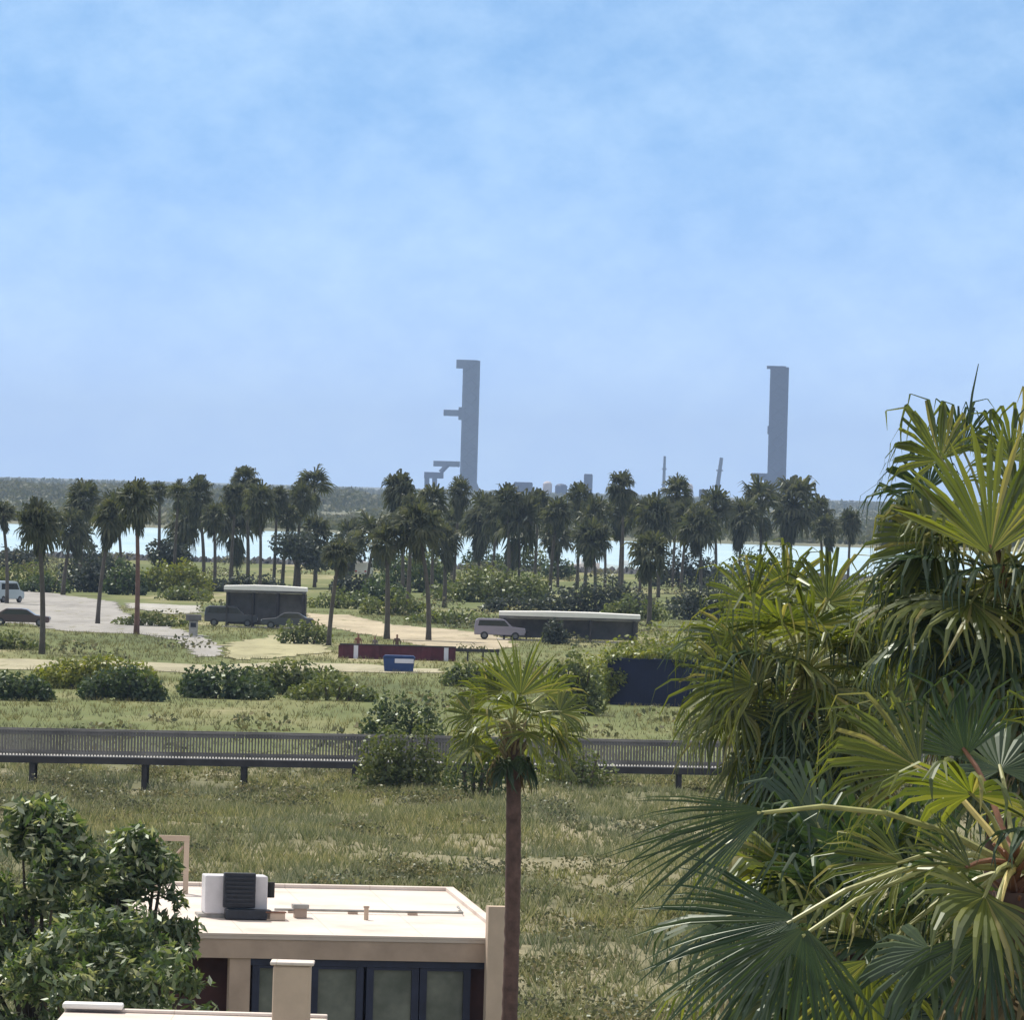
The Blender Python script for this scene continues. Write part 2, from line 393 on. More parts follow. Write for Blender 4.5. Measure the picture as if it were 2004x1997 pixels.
sheet('path', [(600, 1200), (680, 1204), (760, 1222), (850, 1230), (960, 1240), (1010, 1262), (960, 1276), (850, 1268), (740, 1246), (610, 1222)], (.40, .345, .25), .03)
sheet('sand_track', [(-60, 1288), (60, 1290), (180, 1296), (300, 1296), (420, 1302), (560, 1296), (700, 1300), (860, 1310), (860, 1318), (700, 1316), (560, 1312), (400, 1318), (290, 1312), (170, 1308), (40, 1312), (-60, 1308)], (.34, .315, .22), .035)
sheet('sand_strip', [(440, 1262), (560, 1240), (640, 1252), (650, 1276), (560, 1286), (450, 1292)], (.33, .31, .19), .045)
sheet('parking_strip', [(255, 1180), (390, 1186), (400, 1200), (330, 1202), (250, 1190)], (.38, .37, .34), .05)

def off_sheets(x, y):
    ok = np.ones(len(x), bool)
    for poly in SHEETS:
        ins = np.zeros(len(x), bool); n = len(poly)
        for i in range(n):
            (xa, ya), (xb, yb) = poly[i], poly[(i + 1) % n]
            if ya == yb: continue
            ins ^= ((ya > y) != (yb > y)) & (x < (xb - xa) * (y - ya) / (yb - ya) + xa)
        ok &= ~ins
    return ok

# ------------------------------------------------------------------ leaf clouds, shrubs, trees
def leaf_cloud(lobes, n, size, seed, shell=.55, up=.3, asp=.32):
    g = np.random.default_rng(seed)
    lobes = np.array(lobes, float)
    wgt = (lobes[:, 3] * lobes[:, 4] + lobes[:, 3] * lobes[:, 5]); wgt /= wgt.sum()
    k = g.choice(len(lobes), n, p=wgt)
    d = g.normal(size=(n, 3)); d /= np.linalg.norm(d, axis=1, keepdims=True)
    rad = shell + (1 - shell) * g.random((n, 1)) ** .6
    rad *= 1 + .16 * (vnoise(d[:, 0] * 3 + k * 7, d[:, 2] * 3 + d[:, 1] * 2, seed % 97)[:, None] - .5) * 2
    c = lobes[k, :3] + d * rad * lobes[k, 3:6]
    nrm = d * .6 + g.normal(size=(n, 3)) * .8 + np.array([0, 0, up]); nrm /= np.linalg.norm(nrm, axis=1, keepdims=True)
    a = np.cross(nrm, g.normal(size=(n, 3))); a /= np.linalg.norm(a, axis=1, keepdims=True)
    bb = np.cross(nrm, a)
    s = size * (.6 + .8 * g.random((n, 1)))
    return np.stack([c - a * s * .5, c - bb * s * asp + a * s * .05, c + a * s * .55, c + bb * s * asp + a * s * .05], 1)

def shrub(px0, px1, ytop, ybase, label, mat='shrub_mid', cat='shrub', name='shrub', n=900, size=.3, lob=7, depth=.7, group=None, stem=True, D=None, seed=None):
    s = seed if seed is not None else int(px0 * 7 + ytop * 3) % 9999
    g = np.random.default_rng(s)
    b0 = at((px0 + px1) / 2, ybase) if D is None else None
    dist = b0.y if D is None else D
    base = Vector((P((px0 + px1) / 2, ybase, dist).x, dist, 0)); base.z = g1(base.x, base.y)
    Wd = (px1 - px0) * PX * dist; top = (P((px0 + px1) / 2, ytop, dist).z - base.z) * 1.12
    root = empty(name, base); tag(root, label, cat, group)
    L = []
    for i in range(lob):
        u = (i + .5) / lob * 2 - 1 + g.normal() * .08
        hh = top * (1 - .45 * u * u) * g.uniform(.72, 1.0)
        rz = hh * g.uniform(.42, .6); rx = Wd / lob * g.uniform(.8, 1.25)
        L.append((u * Wd * .42, g.normal() * Wd * .12 * depth, hh - rz, rx, min(rx * 1.1, Wd * .4) * depth + .2, rz))
        L.append((u * Wd * .45, g.normal() * Wd * .12 * depth, hh * .3, rx * 1.1, rx * depth + .2, hh * .38))
    quads_mesh('foliage', leaf_cloud(L, n, size, s), MT[mat], parent=root)
    if stem:
        mb = MB()
        for i in range(4):
            x = (i - 1.5) / 4 * Wd * .7
            mb.tube([(x * .6, 0, -.1), (x * .8, .05, top * .3), (x, 0, top * .62)], [.09, .07, .03], 5)
        mb.build('stem', MT['wood_bark'], root)
    return root

def tree(px0, px1, ytop, ybase, label, mat='shrub_dark', n=1500, size=.35, crown_lo=.35, group=None, D=None, seed=0, lob=9, name='tree'):
    g = np.random.default_rng(seed + 17)
    pc = (px0 + px1) / 2
    dist = at(pc, ybase).y if D is None else D
    base = P(pc, ybase, dist); base = Vector((base.x, dist, 0)); base.z = g1(base.x, base.y)
    Wd = (px1 - px0) * PX * dist; top = P(pc, ytop, dist).z - base.z
    root = empty(name, base); tag(root, label, 'tree', group)
    L = []; mb = MB()
    mb.tube([(0, 0, -.2), (.05, 0, top * .25), (0, 0, top * .5)], [Wd * .04 + .06, Wd * .03 + .05, .06], 8)
    for i in range(lob):
        a = i * 2.4; rad = Wd * .33 * math.sqrt((i + .3) / lob)
        z = top * (crown_lo + (1 - crown_lo) * g.uniform(.25, .8)) * (1 - .25 * (rad / (Wd * .5)) ** 2)
        rr_ = Wd * g.uniform(.15, .24); rz = min(top * .24, rr_ * 1.1)
        z = min(z, top - rz)
        L.append((rad * math.cos(a), rad * math.sin(a), z, rr_, rr_, rz))
        mb.tube([(0, 0, top * .3), (rad * .5 * math.cos(a), rad * .5 * math.sin(a), top * .3 + (z - top * .3) * .6), (rad * math.cos(a), rad * math.sin(a), z)], [.07, .05, .02], 5)
    mb.build('trunk', MT['wood_bark'], root)
    quads_mesh('crown', leaf_cloud(L, n, size, seed + 3), MT[mat], parent=root)
    return root

# ------------------------------------------------------------------ fan palms
ZN = np.array([0, 0, -1.0])
def fan_blade(hub, d, s, Rb, nseg=26, spread=R(125), droop=.8, fold=.15, st=6, g=None, split0=.48):
    """one fan leaf: nseg pleated fingers, joined near the hub, free and hanging at the tips. -> verts, faces"""
    hub = np.array(hub, float); d = np.array(d, float); d /= np.linalg.norm(d)
    s = np.array(s, float); s -= d * s.dot(d); s /= np.linalg.norm(s)
    nrm = np.cross(d, s)
    V = []; F = []
    da = 2 * spread / nseg
    for i in range(nseg):
        a = -spread + (i + .5) * da
        ln = Rb * (1 - .25 * abs(a / spread) ** 1.5) * (1 + (g.random() - .5) * .2)
        rad = d * math.cos(a) + s * math.sin(a) - nrm * fold * abs(math.sin(a)) * .9
        rad /= np.linalg.norm(rad)
        tan = np.cross(nrm, rad); tan /= np.linalg.norm(tan)
        if g.random() < .09: ln *= g.uniform(.45, .8)
        dk = droop * (.7 + .6 * g.random()); sway = tan * g.normal() * .16 * (1 + droop)
        p = hub + rad * ln * .03; k0 = len(V)
        split = split0 + .12 * (g.random() - .5)
        ts = [.03 + .97 * j / (st - 1) for j in range(st)]
        for j, t in enumerate(ts):
            wj = ln * t * math.tan(da / 2) * 1.02 if t <= split else ln * split * math.tan(da / 2) * max(0.04, (1 - t) / (1 - split)) ** .8
            lift = nrm * wj * .55
            V += [p - tan * wj, p + lift, p + tan * wj]
            if j < st - 1:
                tt = t + .5 / (st - 1)
                bb = min(1, max(0, (tt - .35) / .65)); bb = bb * bb * (3 - 2 * bb) * dk
                dr = rad * max(0, 1 - bb) + ZN * bb + sway * t; dr /= max(1e-6, np.linalg.norm(dr))
                p = p + dr * ln * (ts[j + 1] - t)
        for j in range(st - 1):
            o = k0 + j * 3
            F += [(o, o + 1, o + 4, o + 3), (o + 1, o + 2, o + 5, o + 4)]
    return V, F

def petiole_pts(c, h, sag=.1, n=5):
    c = np.array(c, float); h = np.array(h, float); L = np.linalg.norm(h - c)
    return [tuple(c + (h - c) * t + np.array([0, 0, 1]) * sag * L * 4 * t * (1 - t)) for t in np.linspace(0, 1, n)]

def add_frond(root, org, c, hub, d, s, Rb, g, mat='fan', pet='petiole', pr=.022, name='frond', **kw):
    """frond = blade mesh (a part) with its stalk as a sub-part; coordinates relative to the palm's base"""
    V, F = fan_blade(np.array(hub) - org, d, s, Rb, g=g, **kw)
    mb = MB(); mb.add(V, F)
    o = mb.build(name, MT[mat], root)
    if pet:
        mb = MB(); mb.tube(petiole_pts(np.array(c) - org, np.array(hub) - org + np.array(d) / np.linalg.norm(d) * Rb * .06), [pr * 1.6, pr * 1.2, pr, pr * .9, pr * .7], 6)
        mb.build('petiole', MT[pet], o)
    return o

def rand_frond(root, org, c, az, el, Lp, Rb, g, mat='fan', pet='petiole', name='frond', droop=.8, **kw):
    dv = np.array([math.cos(az) * math.cos(el), math.sin(az) * math.cos(el), math.sin(el)])
    hub = np.array(c) + dv * Lp + np.array([0, 0, -.18 * Lp * math.cos(el)])
    d = dv + np.array([0, 0, -.45 * math.cos(el)])
    s = np.array([-math.sin(az), math.cos(az), 0]) + np.array([0, 0, g.normal() * .25])
    return add_frond(root, org, c, hub, d, s, Rb, g, mat=mat, pet=pet, name=name, droop=droop, **kw)

def trunk_part(root, top, r0_, r1_, mat, flare=1.25, wob=.05, rings=0.02, lean=(0, 0), name='trunk', n=12):
    g = np.random.default_rng(int(top * 1000) % 9999)
    mb = MB(); m = max(10, int(top * 7)) if rings else 10
    pts = []; rad = []
    for i in range(m + 1):
        t = i / m
        pts.append((lean[0] * t * t + wob * math.sin(3 * t), lean[1] * t * t, t * top - .2 * (1 - t)))
        r_ = r0_ * flare + (r0_ - r0_ * flare) * min(1, t * 8) + (r1_ - r0_) * t
        rad.append(r_ * (1 + (rings * (1 if i % 2 else -1) * g.random() * 2.5 if rings else 0)))
    mb.tube(pts, rad, n)
    return mb.build(name, MT[mat], root, smooth=True)

# far palms: five crown meshes shared by the row
def crown_mesh(seed, skirt, nf=42, low=105, bl=.6, dr=.85, sw=1.0):
    g = np.random.default_rng(seed); mb = MB()
    for i in range(nf):
        az = i * 2.399 + g.normal() * .25; el = R(78 - low * (i / nf) + g.normal() * 8)
        dv = np.array([math.cos(az) * math.cos(el), math.sin(az) * math.cos(el), math.sin(el)])
        Lp = .42 + .1 * g.random(); hub = dv * Lp
        V_, F_ = fan_blade(hub, dv + np.array([0, 0, -.3]), np.array([-math.sin(az), math.cos(az), g.normal() * .5]), bl * (.8 + .45 * g.random()), nseg=11, st=4, spread=R(120), droop=dr, g=g)
        mb.add(V_, F_)
        mb.tube([(0, 0, 0), tuple(hub)], [.03, .02], 4, cap=False)
    for i in range(skirt):
        az = i * 2.399; el = R(-62 - 22 * g.random())
        z0 = -.02 - .8 * (i / max(1, skirt)) ** 1.3; k = 1 - .55 * (i / max(1, skirt))
        dv = np.array([math.cos(az) * math.cos(el), math.sin(az) * math.cos(el), math.sin(el)])
        V_, F_ = fan_blade(dv * .3 * k * sw + np.array([0, 0, z0]), dv, np.array([-math.sin(az), math.cos(az), 0]), (.55 * k + .15) * sw, nseg=7, st=3, spread=R(70), droop=.9, g=g)
        mb.add(V_, F_)
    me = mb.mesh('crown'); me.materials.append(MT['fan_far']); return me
CROWNS = [crown_mesh(3, 14), crown_mesh(8, 26, 38, 125, .66, .8, 1.0), crown_mesh(12, 4, 30, 120, .58, 1.0), crown_mesh(21, 30, 36, 130, .55, .7, 1.0), crown_mesh(33, 16, 46, 120, .66, .95),
          crown_mesh(41, 30, 38, 130, .56, .9, .95), crown_mesh(47, 8, 22, 100, .62, .55), crown_mesh(53, 22, 40, 130, .6, 1.05, .8), crown_mesh(61, 24, 32, 125, .7, .85, .9)]
far_i = [0]
def far_palm(cx, cy, wpx, ybase, label, lean=0.0, red=False, D=None, squash=1.0):
    i = far_i[0]; far_i[0] += 1
    b = at(cx, ybase) if D is None else P(cx, ybase, D)
    D_ = b.y
    c = P(cx, cy, D_)
    bx = c.x - lean * .5
    root = empty('palm_tree', (bx, D_, 0)); tag(root, label, 'palm tree', 'palms along the park in front of the channel')
    h = c.z; k = wpx * PX * D_ / 2.0 * (1.6 + .35 * ((i * 29) % 10) / 10); lean = lean * .5 + .7 * ((i * 47) % 11 / 5 - 1)
    trunk_part(root, h, .19 + .03 * (i % 3), .13, 'bark_red' if red else 'bark_far', lean=(lean, 0), rings=0, n=8)
    o = bpy.data.objects.new('crown', CROWNS[(i * 4) % 9]); COL.objects.link(o); o.parent = root
    o.location = (lean, 0, h); o.rotation_euler = (R((i * 37) % 26 - 13), R((i * 53) % 26 - 13) + lean * .06, i * 1.3); o.scale = (k * (.9 + .25 * ((i * 13) % 7) / 7), k, k * squash * (.9 + .2 * ((i * 17) % 5) / 5))
    return root
FP = [
 (18, 1008, 46, 1182, 'squat dark palm crossing the pale channel at the left edge', 0, 0, 1),
 (82, 1030, 50, 1281, 'palm on the longest bare trunk, standing in the grass beside the brown car', -.5, 0, 1.3),
 (160, 985, 44, 1150, 'taller olive palm of the pair over the left dark bushes', 0, 0, 1.2),
 (207, 1008, 50, 1222, 'palm with a long skirt and straight trunk rising from the road edge', .9, 0, 1.4),
 (280, 985, 56, 1243, 'broad palm with a reddish lower trunk between road and parking strip', .5, 1, 1.2),
 (314, 962, 30, 1150, 'small rounded palm crown between the broad red-trunked palm and a tall one', 0, 0, 1.1),
 (344, 970, 34, 1160, 'narrow palm above the shaggy low palm near the green mound', 0, 0, 1.2),
 (352, 1025, 56, 1140, 'shaggy low palm just above the light green mound', 0, 0, 1.3),
 (393, 972, 46, 1150, 'leaning oval palm crown standing alone right of the green mound', -1.2, 0, 1.4),
 (456, 1030, 70, 1140, 'widest palm of the left cluster, low against the pale water', 0, 0, 1.2),
 (455, 972, 40, 1150, 'olive palm directly above the widest low palm', 0, 0, 1.1),
 (490, 945, 36, 1150, 'palm whose top is the highest of the left cluster', 0, 0, 1.1),
 (513, 985, 46, 1165, 'palm with a pale trunk crossing the water right of the widest palm', 0, 0, 1.2),
 (540, 978, 34, 1150, 'pale grey-green palm crown at the right of the left cluster', 0, 0, 1.2),
 (582, 976, 40, 1150, 'round palm crown on a thin trunk between the left cluster and the lone tall palm', 0, 0, 1.3),
 (623, 952, 44, 1140, 'lone tall palm with a diamond crown against the sky line', 0, 0, 1.3),
 (618, 1052, 44, 1150, 'dark pointed palm rising from the dark tree clump', 0, 0, 1.4),
 (680, 1062, 46, 1130, 'dark rounded palm on the right of the dark tree clump', 0, 0, 1.3),
 (648, 1085, 50, 1264, 'palm with a thin grey trunk standing beside the sandy path', 0, 0, 1.0),
 (786, 965, 48, 1170, 'tall palm with a ragged crown left of the first tower foot', -.8, 0, 1.2),
 (806, 1002, 46, 1190, 'palm directly below the ragged crown left of the first tower', .3, 0, 1.3),
 (893, 968, 32, 1150, 'small deep green palm right under the first tower', 0, 0, 1.5),
 (834, 1032, 66, 1254, 'wide spreading palm with twin-looking trunk near the sandy path', -.9, 0, 1.0),
 (762, 1062, 52, 1252, 'grey palm with a straight trunk left of the wide spreading one', 0, 0, 1.1),
 (886, 1030, 44, 1140, 'palm below the small deep green one', 0, 0, 1.2),
 (938, 1018, 52, 1150, 'dark upright palm with a thick skirt right of the first tower', 0, 0, 1.7),
 (1000, 982, 46, 1160, 'palm whose top touches the far shore between the tower and the square block', 0, 0, 1.1),
 (1018, 1030, 64, 1160, 'big brownish grey palm above the round green mound', 0, 0, 1.6),
 (1050, 985, 36, 1150, 'small palm right of the brownish grey one, near the far tanks', 0, 0, 1.1),
 (1080, 1006, 42, 1160, 'green palm between the small palm and the two-tier one', 0, 0, 1.1),
 (1094, 1050, 56, 1150, 'low drooping palm right of the round green mound', 0, 0, 1.1),
 (1134, 978, 36, 1150, 'upper slim palm standing under the far square block', 0, 0, 1.4),
 (1148, 1022, 42, 1160, 'dark palm with a long skirt left of the striped water gap', 0, 0, 1.6),
 (1188, 1000, 32, 1150, 'little palm between the long-skirted and the tallest middle palm', 0, 0, 1.1),
 (1222, 958, 40, 1160, 'tallest middle palm with a reddish tuft above the shore line', 0, 0, 1.2),
 (1216, 1005, 60, 1150, 'wide dark palm just below the tallest middle palm', 0, 0, 1.0),
 (1256, 1010, 50, 1160, 'palm at the right of the striped water gap', 0, 0, 1.1),
 (1292, 1022, 54, 1170, 'olive palm between the water gap and the thin pole', 0, 0, 1.3),
 (1274, 1085, 56, 1225, 'low palm with a thick dark trunk behind the right end of the long shelter', 0, 0, 1.2),
 (1321, 968, 48, 1150, 'pale topped palm between the two thin poles', 0, 0, 1.2),
 (1336, 1015, 58, 1160, 'bushy palm below the pale topped one', 0, 0, 1.2),
 (1404, 1000, 54, 1150, 'round dark palm under the leaning pole', 0, 0, 1.2),
 (1490, 990, 56, 1150, 'left palm of the wide pair under the second tower', 0, 0, 1.2),
 (1548, 990, 60, 1150, 'right palm of the wide pair under the second tower', 0, 0, 1.4),
 (1612, 1005, 38, 1150, 'dark palm with a spiky top right of the second tower', 0, 0, 1.2),
 (1622, 1038, 40, 1160, 'lower dark palm beneath the spiky topped one', 0, 0, 1.2),
 (1662, 1026, 32, 1150, 'small brownish palm between the dark spiky palm and the big foreground palm', 0, 0, 1.3),
 (132, 1040, 50, 1165, 'dusky palm leaning over the bush left of the reddish trunk', .6, 0, 1.2),
 (240, 1015, 46, 1160, 'low dull palm left of the reddish trunked palm', 0, 0, 1.1),
 (420, 1012, 42, 1158, 'small shaggy palm between the leaning crown and the widest low palm', -.4, 0, 1.1),
 (560, 1012, 40, 1150, 'low palm at the left shoulder of the dark tree clump', .5, 0, 1.2),
 (722, 1050, 58, 1180, 'broad grey palm between the dark clump and the straight grey palm', .4, 0, 1.1),
 (852, 985, 40, 1165, 'palm with a thin crown left of the small deep green palm', .3, 0, 1.1),
 (870, 1062, 48, 1190, 'short bushy palm in front of the large round green mound', -.3, 0, 1.2),
 (968, 1010, 46, 1155, 'ragged palm between the thick skirted palm and the brownish grey one', .2, 0, 1.3),
 (1170, 1058, 56, 1175, 'low spreading palm at the left end of the white boat', .3, 0, 1.1),
 (1372, 1035, 56, 1170, 'grey spreading palm left of the round dark palm, near the drooping palm', -.3, 0, 1.1),
 (1450, 1018, 50, 1150, 'palm half behind the drooping palm, left of the wide pair', .2, 0, 1.2),
 (1736, 1030, 44, 1150, 'brown dried palm with a drooping crown by the tall foreground palm', 0, 0, 1.6),
]
for cx, cy, wp, yb, lab, lean, red, sq in FP:
    far_palm(cx, cy, wp, yb, lab, lean, bool(red), squash=sq)

# ------------------------------------------------------------------ near fan palms
def near_palm(name_label, cpx, cpy, D, group=None, tr=.17, trunk_mat='bark', lean=(0, 0), skirt=0):
    c = P(cpx, cpy, D); base = Vector((c.x - lean[0], D - lean[1], 0)); base.z = g1(base.x, base.y)
    root = empty('palm_tree', base); tag(root, name_label, 'palm tree', group)
    trunk_part(root, c.z - base.z - .22, tr * 1.12, tr, trunk_mat, lean=lean, rings=.03)
    return root, np.array(base), np.array(c)

# slim palm in the middle
root, org, c = near_palm('slim fan palm with a bare dark trunk standing right of the tan house', 1005, 1422, 150, tr=.15, lean=(-.05, 0))
g = np.random.default_rng(4)
def P3(x, y, D): return np.array(P(x, y, D))
def explicit(root, org, c, hx, hy, tx, ty, Rpx, D, g, face=(0, -1, .2), dD=0.0, tipD=0.0, **kw):
    hub = P3(hx, hy, D + dD); tip = P3(tx, ty, D + dD + tipD); d = tip - hub
    s = np.cross(d / np.linalg.norm(d), np.array(face, float))
    return add_frond(root, org, c, hub, d, s, Rpx * PX * D, g, **kw)
explicit(root, org, c, 1018, 1362, 1030, 1250, 118, 150, g, droop=.1, spread=R(75), nseg=22, dD=-.3)
for (hx, hy, tx, ty, rp, dr) in ((955, 1370, 890, 1300, 92, .5), (1070, 1360, 1130, 1290, 88, .5), (1095, 1395, 1180, 1370, 88, .7), (925, 1400, 860, 1395, 84, .8),
                                 (1090, 1435, 1160, 1470, 80, .8), (930, 1435, 880, 1470, 76, .8), (985, 1355, 950, 1260, 90, .3)):
    explicit(root, org, c, hx, hy, tx, ty, rp, 150, g, droop=dr + .15, split0=.46, spread=R(95), nseg=22, dD=g.normal() * .3, face=(g.normal() * .3, -1, .5))
for i in range(13):
    az = i * 2.399 - 1.57; el = R(50 - 85 * i / 13 + g.normal() * 8)
    rand_frond(root, org, c, az, el, .55 + .6 * g.random(), .75 + .25 * g.random(), g, droop=.95, split0=.44, nseg=20, pr=.016)
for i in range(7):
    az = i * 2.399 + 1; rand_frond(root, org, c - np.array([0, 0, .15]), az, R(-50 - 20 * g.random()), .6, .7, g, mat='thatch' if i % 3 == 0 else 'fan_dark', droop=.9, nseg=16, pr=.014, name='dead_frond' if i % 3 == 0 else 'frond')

mb = MB()
for i in range(34):
    az = i * 2.399; z = .12 - .02 * i; q = c - org + np.array([math.cos(az) * .1, math.sin(az) * .1, z - .25])
    mb.tube([q, q + np.array([math.cos(az) * .2, math.sin(az) * .2, .28])], [.05, .015], 5)
mb.build('leaf_bases', MT['thatch'], root)
# tall palm at the right edge
root, org, c = near_palm('tall fan palm at the right edge whose crown rises above the far shore', 1965, 1150, 100, tr=.2)
g = np.random.default_rng(9)
explicit(root, org, c, 1938, 1085, 1925, 840, 250, 100, g, droop=.1, split0=.7, spread=R(66), nseg=26, dD=-2.4, face=(0.1, -1, -.2), pr=.04, pet='petiole_brown')
for (hx, hy, tx, ty, rp, dr, dd) in ((1840, 900, 1790, 800, 190, 1.0, -.6), (1880, 880, 1880, 760, 150, .9, .4), (1980, 900, 1990, 780, 180, .8, .5), (1815, 960, 1770, 900, 150, 1.1, .2),
                                 (1830, 1060, 1750, 1080, 210, 1.15, -.5), (1860, 1150, 1780, 1220, 220, 1.1, -.7), (1900, 1220, 1850, 1330, 230, 1.1, -.8), (1960, 1240, 1950, 1400, 240, 1.1, -.9), (2030, 1180, 2080, 1300, 230, 1.1, -.6), (1990, 980, 2040, 900, 190, .6, -.4)):
    explicit(root, org, c, hx, hy, tx, ty, rp, 100, g, droop=dr + .1, split0=.42, spread=R(100), nseg=28, dD=dd, face=(g.normal() * .3, -1, .4), mat='fan' if g.random() < .6 else 'fan_dark')
for i in range(52):
    az = i * 2.399; el = R(58 - 120 * i / 52 + g.normal() * 8)
    rand_frond(root, org, c, az, el, 1.1 + .4 * g.random(), 1.25 + .3 * g.random(), g, droop=1.1, split0=.42, nseg=28, pr=.02, mat='fan' if i % 3 else 'fan_dark')
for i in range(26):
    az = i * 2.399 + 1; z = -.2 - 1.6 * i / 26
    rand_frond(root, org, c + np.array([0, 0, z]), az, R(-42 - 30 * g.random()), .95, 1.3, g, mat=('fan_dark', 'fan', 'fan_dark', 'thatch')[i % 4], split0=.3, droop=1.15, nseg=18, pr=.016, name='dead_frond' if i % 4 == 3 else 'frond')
mb = MB(); q = [P3(1895, 830, 99.5) - org, P3(1903, 770, 99.5) - org, P3(1915, 712, 99.5) - org]
mb.tube(q, [.02, .016, .006], 5); mb.build('spear_leaf', MT['fan_dark'], root)
mb = MB(); q = [P3(1975, 880, 100) - org, P3(1992, 815, 100) - org, P3(2012, 792, 100) - org]
mb.tube(q, [.02, .014, .006], 5); mb.build('spear_leaf', MT['fan_dark'], root)

# drooping palm left of it
root, org, c = near_palm('broad drooping fan palm with hanging leaf tips left of the tallest palm', 1575, 1320, 108, tr=.19)
g = np.random.default_rng(15)
for i in range(46):
    az = i * 2.399; el = R(60 - 118 * i / 46 + g.normal() * 8)
    rand_frond(root, org, c, az, el, .85 + .4 * g.random(), 1.2 + .35 * g.random(), g, droop=1.2, split0=.32, nseg=26, pr=.018, mat='fan' if i % 4 else 'fan_dark')
for (hx, hy, tx, ty, rp, dr, dd) in ((1470, 1180, 1440, 1070, 170, .9, -.3), (1620, 1180, 1650, 1080, 170, .9, -.3), (1540, 1150, 1530, 1060, 150, .9, -.2), (1430, 1330, 1360, 1330, 190, 1.1, -1.0), (1480, 1340, 1440, 1300, 180, 1.1, -1.3), (1690, 1300, 1740, 1260, 180, 1.1, -.6), (1440, 1250, 1380, 1210, 150, 1.0, -.5)):
    explicit(root, org, c, hx, hy, tx, ty, rp, 108, g, droop=dr + .1, split0=.34, spread=R(110), nseg=28, dD=dd, face=(g.normal() * .3, -1, .4))
for i in range(60):
    az = i * 2.399 + 1; z = -.1 - 3.6 * i / 60
    dead = i > 44 or i % 5 == 0
    rand_frond(root, org, c + np.array([0, 0, z]), az, R(-34 - 34 * g.random()), (.85 + .6 * g.random()) * (1 - .3 * i / 60), 1.15 + .4 * g.random(), g, mat='thatch' if dead else ('fan' if i % 2 else 'fan_dark'), split0=.28, droop=1.2, nseg=18, pr=.016, name='dead_frond' if dead else 'frond')

# low palm under the drooping one
root, org, c = near_palm('low dark fan palm filling the gap between the drooping palm and the nearest one', 1660, 1830, 84, tr=.18)
g = np.random.default_rng(31)
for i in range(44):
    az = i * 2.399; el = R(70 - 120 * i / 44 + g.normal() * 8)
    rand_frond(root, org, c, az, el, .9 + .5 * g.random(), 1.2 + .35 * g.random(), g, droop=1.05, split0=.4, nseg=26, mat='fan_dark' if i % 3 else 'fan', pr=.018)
for i in range(18):
    az = i * 2.399 + 1; rand_frond(root, org, c + np.array([0, 0, -.2 - 1.2 * i / 18]), az, R(-45 - 25 * g.random()), .9, 1.1, g, mat='thatch', split0=.3, droop=1.2, nseg=16, pr=.016, name='dead_frond')

# nearest palm, lower right corner: long stalks reaching left
root, org, c = near_palm('nearest fan palm in the lower right corner, its dark fans spread left on long stalks', 1985, 1700, 66, tr=.2)
g = np.random.default_rng(23)
EX = [ # hub, tip, radius px, droop, depth shift, leaf, stalk
 (1500, 1585, 1200, 1715, 330, .22, -.7, 'fan_dark', 'petiole', 36),
 (1560, 1800, 1260, 1940, 350, .25, -.9, 'fan_dark', 'petiole', 62),
 (1575, 1815, 1500, 2100, 320, .3, -1.1, 'fan_dark', 'petiole', 62),
 (1700, 1880, 1640, 2100, 290, .6, -.3, 'fan', 'petiole'),
 (1965, 1770, 1840, 1860, 170, .25, -.8, 'fan', 'petiole_yellow'),
 (1935, 1830, 1900, 2010, 260, .3, -1.2, 'fan_dark', 'petiole'),
 (1800, 1505, 1640, 1420, 300, .9, .6, 'fan', 'petiole_yellow'),
 (1890, 1480, 1840, 1330, 250, .9, .8, 'fan_dark', 'petiole_brown'),
 (2080, 1500, 2150, 1380, 280, .7, .5, 'fan', 'petiole'),
 (1770, 1690, 1640, 1700, 230, .8, .7, 'fan', 'petiole'),
 (1900, 1700, 1760, 1690, 170, .4, -.5, 'fan', 'petiole_brown'),
]
for hx, hy, tx, ty, rp, dr, dd, lm, pm, *sp_ in EX:
    explicit(root, org, c, hx, hy, tx, ty, rp, 66, g, droop=dr, spread=R(sp_[0] if sp_ else 72), nseg=30, dD=dd, face=(g.normal() * .25, -1, .55), mat=lm, pet=pm, pr=.026)
for i in range(16):
    az = R(-40) + i * 2.399; el = R(58 - 90 * i / 16)
    if math.cos(az) < -.75: continue
    rand_frond(root, org, c, az, el, 1.1 + .3 * g.random(), 1.1, g, droop=.8, nseg=24, mat='fan_dark' if i % 2 else 'fan')
for i in range(14):
    az = i * 2.399; rand_frond(root, org, c + np.array([0, 0, -.2 - .05 * i]), az, R(-55), .6, .9, g, mat='thatch', name='dead_frond', droop=1.0, nseg=16, pr=.016)
mb = MB()
for i in range(26):
    az = i * 2.399; z = .15 - .025 * i; L_ = .3 + .1 * g.random()
    p = c - org + np.array([0, 0, z])
    mb.tube([p, p + np.array([math.cos(az) * L_ * .6, math.sin(az) * L_ * .6, L_ * .5])], [.05, .015], 5)
mb.build('leaf_bases', MT['petiole_brown'], root)

